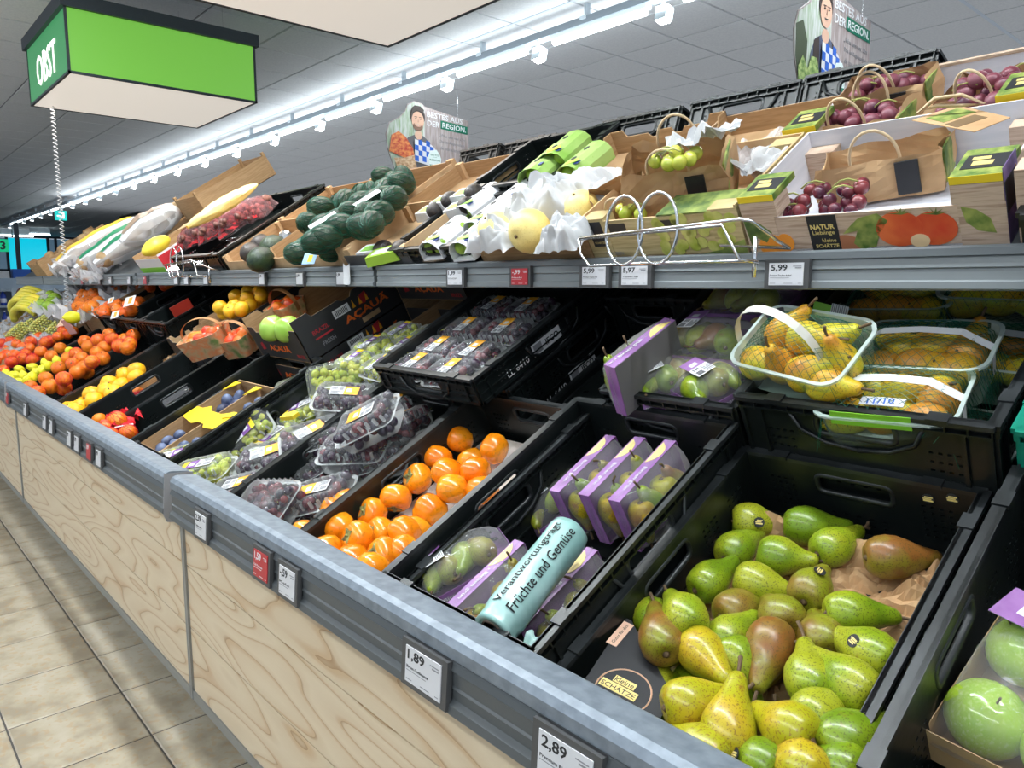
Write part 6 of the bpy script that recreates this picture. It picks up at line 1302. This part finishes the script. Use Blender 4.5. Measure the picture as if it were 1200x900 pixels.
props(q.obj('wire_shelf_mesh', CHROME, None, False, T3.P(-4.03, -.01, S3+.01)), 'patch of chrome wire shelf visible right of the red box', 'wire shelf')
# ================================================================ HANGING POSTERS
SKIN = mat('printed_skin', (.68,.42,.30), .5); HAIR = mat('printed_dark_hair', (.05,.035,.03), .5); SHIRT = mat('printed_grey_shirt', (.13,.12,.13), .5); SHIRT2 = mat('printed_blue_grey_shirt', (.10,.12,.19), .5)
PWOOD = mat('printed_pale_boards', (.5,.45,.45), .5, cols=[(.30,.24,.23),(.48,.42,.41)], scale=5, stretch=(14,1,1)); PGLAS = mat('printed_greenhouse', (.66,.74,.66), .5, cols=[(.30,.40,.24),(.60,.62,.60)], scale=6, stretch=(10,1,1.5))
def poster(M, w_, label, second=False):
    """drawn in a 1 x .95 unit sheet (x right, y up), scaled by w_"""
    t = thing('hanging_poster', label, 'poster', M @ RX(90) @ S(w_, w_*.70, w_), 'hanging regional posters')
    out = [(.10,.02),(.02,.30),(.0,.50),(.04,.66),(.16,.76),(.22,.84),(.25,.94),(.33,1.0),(.42,.985),(.46,.95),(1.0,.86),(1.0,.0),(.55,.0)]
    MB().prism(out, .006, None, z0=-.006).obj('board', PWOOD, t)
    def fl(pts, m, z, nm='print', p=None): return MB().prism(pts, .0015, None, z0=z).obj(nm, m, p or t)
    def el(cx, cy, rx, ry, n=24, a0=0, a1=360): return [(cx+rx*math.cos(R(a0+(a1-a0)*i/n)), cy+ry*math.sin(R(a0+(a1-a0)*i/n))) for i in range(n)]
    fl([(.10,.03),(.03,.30),(.012,.50),(.05,.65),(.17,.75),(.23,.84),(.26,.93),(.33,.985),(.42,.97),(.45,.93),(.45,.60),(.45,.03)], PGLAS, 0, 'background_print')
    if second: fl([(.10,.03),(.03,.30),(.02,.55),(.10,.60),(.16,.45),(.16,.03)], mat('printed_dark_foliage', (.06,.08,.04), .6), .0012, 'foliage_print')
    sh = SHIRT2 if second else SHIRT
    fl([(.17,.03),(.20,.36),(.25,.50),(.33,.55),(.43,.55),(.50,.48),(.56,.38),(.58,.10),(.55,.03)], sh, .002, 'shirt_print')
    if second: fl([(.22,.03),(.235,.48),(.30,.53),(.31,.30),(.30,.03)], HAIR, .003, 'vest_print'); fl([(.46,.53),(.53,.46),(.57,.35),(.57,.12),(.50,.20)], HAIR, .003, 'vest_print')
    fl(el(.375,.55,.045,.06), SKIN, .003, 'neck_print'); fl(el(.365,.80,.088,.135), HAIR, .0035, 'hair_print'); fl(el(.368,.74,.072,.125), SKIN, .005, 'face_print')
    if not second: fl(el(.368,.665,.058,.058), mat('printed_beard', (.22,.12,.08), .6), .0065, 'beard_print'); fl(el(.368,.70,.045,.04), SKIN, .008, 'chin_print')
    fl([(.300,.83),(.330,.875),(.40,.875),(.435,.83),(.44,.90),(.40,.94),(.33,.94),(.295,.90)], HAIR, .008, 'fringe_print')
    for x in (.342, .396): fl(el(x,.765,.011,.006,10), HAIR, .0095, 'eye_print'); fl([(x-.018,.785),(x+.018,.785),(x+.016,.792),(x-.016,.792)], HAIR, .0095, 'brow_print')
    fl([(.363,.72),(.376,.72),(.371,.765)], mat('printed_skin_shade', (.50,.28,.20), .5), .0095, 'nose_print'); fl([(.340,.690),(.355,.680),(.382,.680),(.398,.690),(.37,.674)], WHT, .0095, 'smile_print')
    # basket of produce
    if not second:
        fl([(.03,.28),(.06,.50),(.14,.56),(.22,.50),(.30,.36),(.32,.26),(.25,.20)], mat('printed_tomatoes', (.62,.10,.04), .5, cols=[(.50,.03,.02),(.80,.30,.08)], scale=26), .010, 'tomato_heap_print')
        fl([(.08,.20),(.20,.22),(.33,.28),(.34,.10),(.22,.06),(.11,.10)], mat('printed_wicker', (.60,.38,.20), .6, cols=[(.45,.22,.10),(.75,.55,.35)], scale=30), .0115, 'wicker_print')
        fl([(.20,.06),(.32,.10),(.42,.12),(.56,.10),(.57,.04),(.40,.03),(.28,.02)], SKIN, .013, 'forearm_print')
    else:
        fl([(.06,.03),(.05,.22),(.10,.32),(.16,.22),(.20,.34),(.27,.34),(.31,.20),(.28,.03)], mat('printed_salad', (.22,.34,.08), .6, cols=[(.10,.20,.04),(.45,.55,.20)], scale=26), .010, 'salad_print')
    # blue and white lozenge cloth, each field its own piece
    for i in range(6):
        for j in range(4):
            x, y = .32+i*.045, .20+j*.072-.012*i*0
            if (i+j) % 2 == 0 and not (j == 3 and i > 3): fl([(x,y),(x+.045,y-.01),(x+.045,y+.062),(x,y+.072)], BLUP, .0155, 'blue_lozenge')
    fl([(.32,.19),(.59,.13),(.59,.36),(.52,.44),(.32,.49)], WHT, .014, 'white_cloth')
    fl([(.62,.31),(.58,.38),(.50,.36),(.475,.28),(.485,.18),(.56,.03),(.625,.18),(.635,.26)], mat('emblem_white', (.75,.85,.82), .5), .018, 'emblem_shape'); fl([(.49,.17),(.62,.17),(.56,.035)], DGRN, .0195, 'emblem_field')
    for k in range(3): fl([(.51+.03*k,.165),(.516+.03*k,.165),(.562,.045),(.560,.045)], WHT, .021, 'furrow')
    lettering('BESTES', DGRN, t, T(.555,.305,.0205), width=.10); lettering('AUS DER', DGRN, t, T(.555,.275,.0205), width=.05); lettering('REGION', DGRN, t, T(.555,.235,.0205), width=.125, bold=.01)
    lettering('BESTES AUS', WHT, t, T(.70,.845,.004) @ RZ(-3), width=.44, height=.075, bold=.01); lettering('DER', WHT, t, T(.555,.735,.004) @ RZ(-3), width=.15, height=.075, bold=.01)
    fl([(.645,.685),(.985,.665),(.985,.775),(.645,.80)], DGRN, .002, 'green_bar'); lettering('REGION.', WHT, t, T(.815,.733,.0045) @ RZ(-3), width=.30, height=.072, bold=.01)
    for k, s_ in enumerate(('„Was uns vor Ort', 'Das ist Regionalität,', 'die man schmeckt.“')): lettering(s_, INKG, t, T(.79,.585-.085*k,.003) @ RZ(-4), width=.34-.02*k, height=.05)
    fl([(.77,.20),(.81,.28),(.85,.20),(.81,.12)], BLUP, .003, 'blue_logo'); fl([(.68,.06),(.66,.20),(.74,.26),(.78,.16),(.84,.04),(.75,.0)], mat('grey_map', (.42,.38,.38), .6), .0025, 'map_print')
    for k in range(3): fl([(.87,.24-.03*k),(.96,.235-.03*k),(.96,.242-.03*k),(.87,.248-.03*k)], INKG, .003, 'small_line')
    for x in (.46, .86): MB().tube([(x, .93 if x < .5 else .87, 0), (x, (CEIL-M.translation.z)/w_/.70, 0)], .0015, 4).obj('wire', CHROME, t)
    return t
def poster_at(pl, pr, Y, z0, label, second=False):
    a = atY(pl[0], pl[1], Y); b = atY(pr[0], pr[1], Y); poster(T(a.x, Y, z0), b.x-a.x, label, second)
def atX(x, y, X):
    d = ray(x, y); return Vector((0, 0, CZ)) + d*(X/d.x)
a = atX(452, 165, -5.83); b = atX(549, 165, -5.83); poster(T(-5.83, a.y, atX(500, 207, -5.83).z) @ RZ(90), b.y-a.y, 'hanging poster of a bearded man with tomatoes and a blue lozenge cloth')
XP = -2.1; a = atX(929, 60, XP); b = atX(1019, 60, XP); poster(T(XP, a.y, atX(1005, 35, XP).z-.735*.70*(b.y-a.y)) @ RZ(90), b.y-a.y, 'hanging poster of a smiling man in a vest with salad, cropped by the photo top', True)
# ================================================================ FAR LEFT BACKGROUND
BOTB = mat('blue_bottle_plastic', (.02,.06,.40), .3); SHLF = mat('pale_blue_shelf', (.35,.42,.50), .5)
t = thing('store_shelf', 'distant pale shelf with blue bottles at the left edge', 'shelf', T(-17.0, 2.45, 0))
for z in (.55, .95, 1.25): MB().box(-.6, -1.2, z, .2, 1.2, z+.04).obj('shelf_board', SHLF, t)
for y in (-1.2, -.1, 1.16): MB().box(-.6, y, 0, -.52, y+.04, 1.5).obj('upright', SHLF, t)
MB().box(-.62, -1.2, .1, -.6, 1.2, 1.5).obj('back_panel', SHLF, t)
q = MB(); q.lathe([(.045,0),(.05,.01),(.05,.18),(.02,.24),(.02,.27),(.026,.27),(.026,.295)], 10); ME_BT = q.mesh('bottle', BOTB, True); q = MB(); q.lathe([(.027,.27),(.027,.298)], 8); ME_CP = q.mesh('cap', WHT); q = MB(); q.lathe([(.0515,.05),(.0515,.13)], 10); ME_LB = q.mesh('label_wrap', mat('label_mix', (.7,.7,.8), .5), False)
it = []
for j, z in enumerate((.99, .59)):
    for i in range(11):
        y = -1.1+i*.20; o = mo('bottle', ME_BT, None, T(-16.95, 2.45+y, z)); props(o, None, 'bottle', 'blue bottles on the distant shelf'); mo('cap', ME_CP, o); mo('label_wrap', ME_LB, o)
        if i % 3 == 1: mo('label_wrap', ME_LB, o, S(1.02))
        o['label'] = 'blue bottle on the '+('upper' if j == 0 else 'lower')+' board of the distant pale shelf, '+ORD[i]+' from left'
t = thing('advert_panel', 'pale blue advertising panel with a dark round picture behind the bananas', 'panel', T(-12.6, 1.85, .95) @ S(.5, .55, .75)); MB().box(0,0,0,.03,.9,.52).obj('board', SHLF, t); MB().box(0,.4,-1.267,.03,.5,0).obj('post', SHLF, t); MB().lathe([(.14,0),(.14,.01)], 20, T(.031,.22,.38) @ RY(90)).obj('round_picture', mat('dark_red_picture', (.15,.05,.04), .5), t); MB().box(.031,.40,.1,.036,.6,.3).obj('picture_patch', WHT, t)
t = thing('goods_display', 'distant display of pale packets under the shop window', 'goods display', T(-21, 2.2, .35))
for i in range(8): MB().box(0, -1.2+i*.42, 1.05, .3, -.85+i*.42, 1.28+.05*(i % 3)).obj('packet', (WHT, BLUP, mat('dark_maroon', (.12,.03,.04), .5), mat('muted_orange', (.55,.35,.15), .5))[i % 4], t)
MB().box(-.1,-1.3,.2,.4,2.2,1.05).obj('counter', SHLF, t)
t = thing('signal_post', 'dark post with crossbar in front of the shop window', 'post', T(-24, 3.75, 0)); MB().box(-.05,-.05,0,.05,.05,3.0).obj('post', FRM, t)
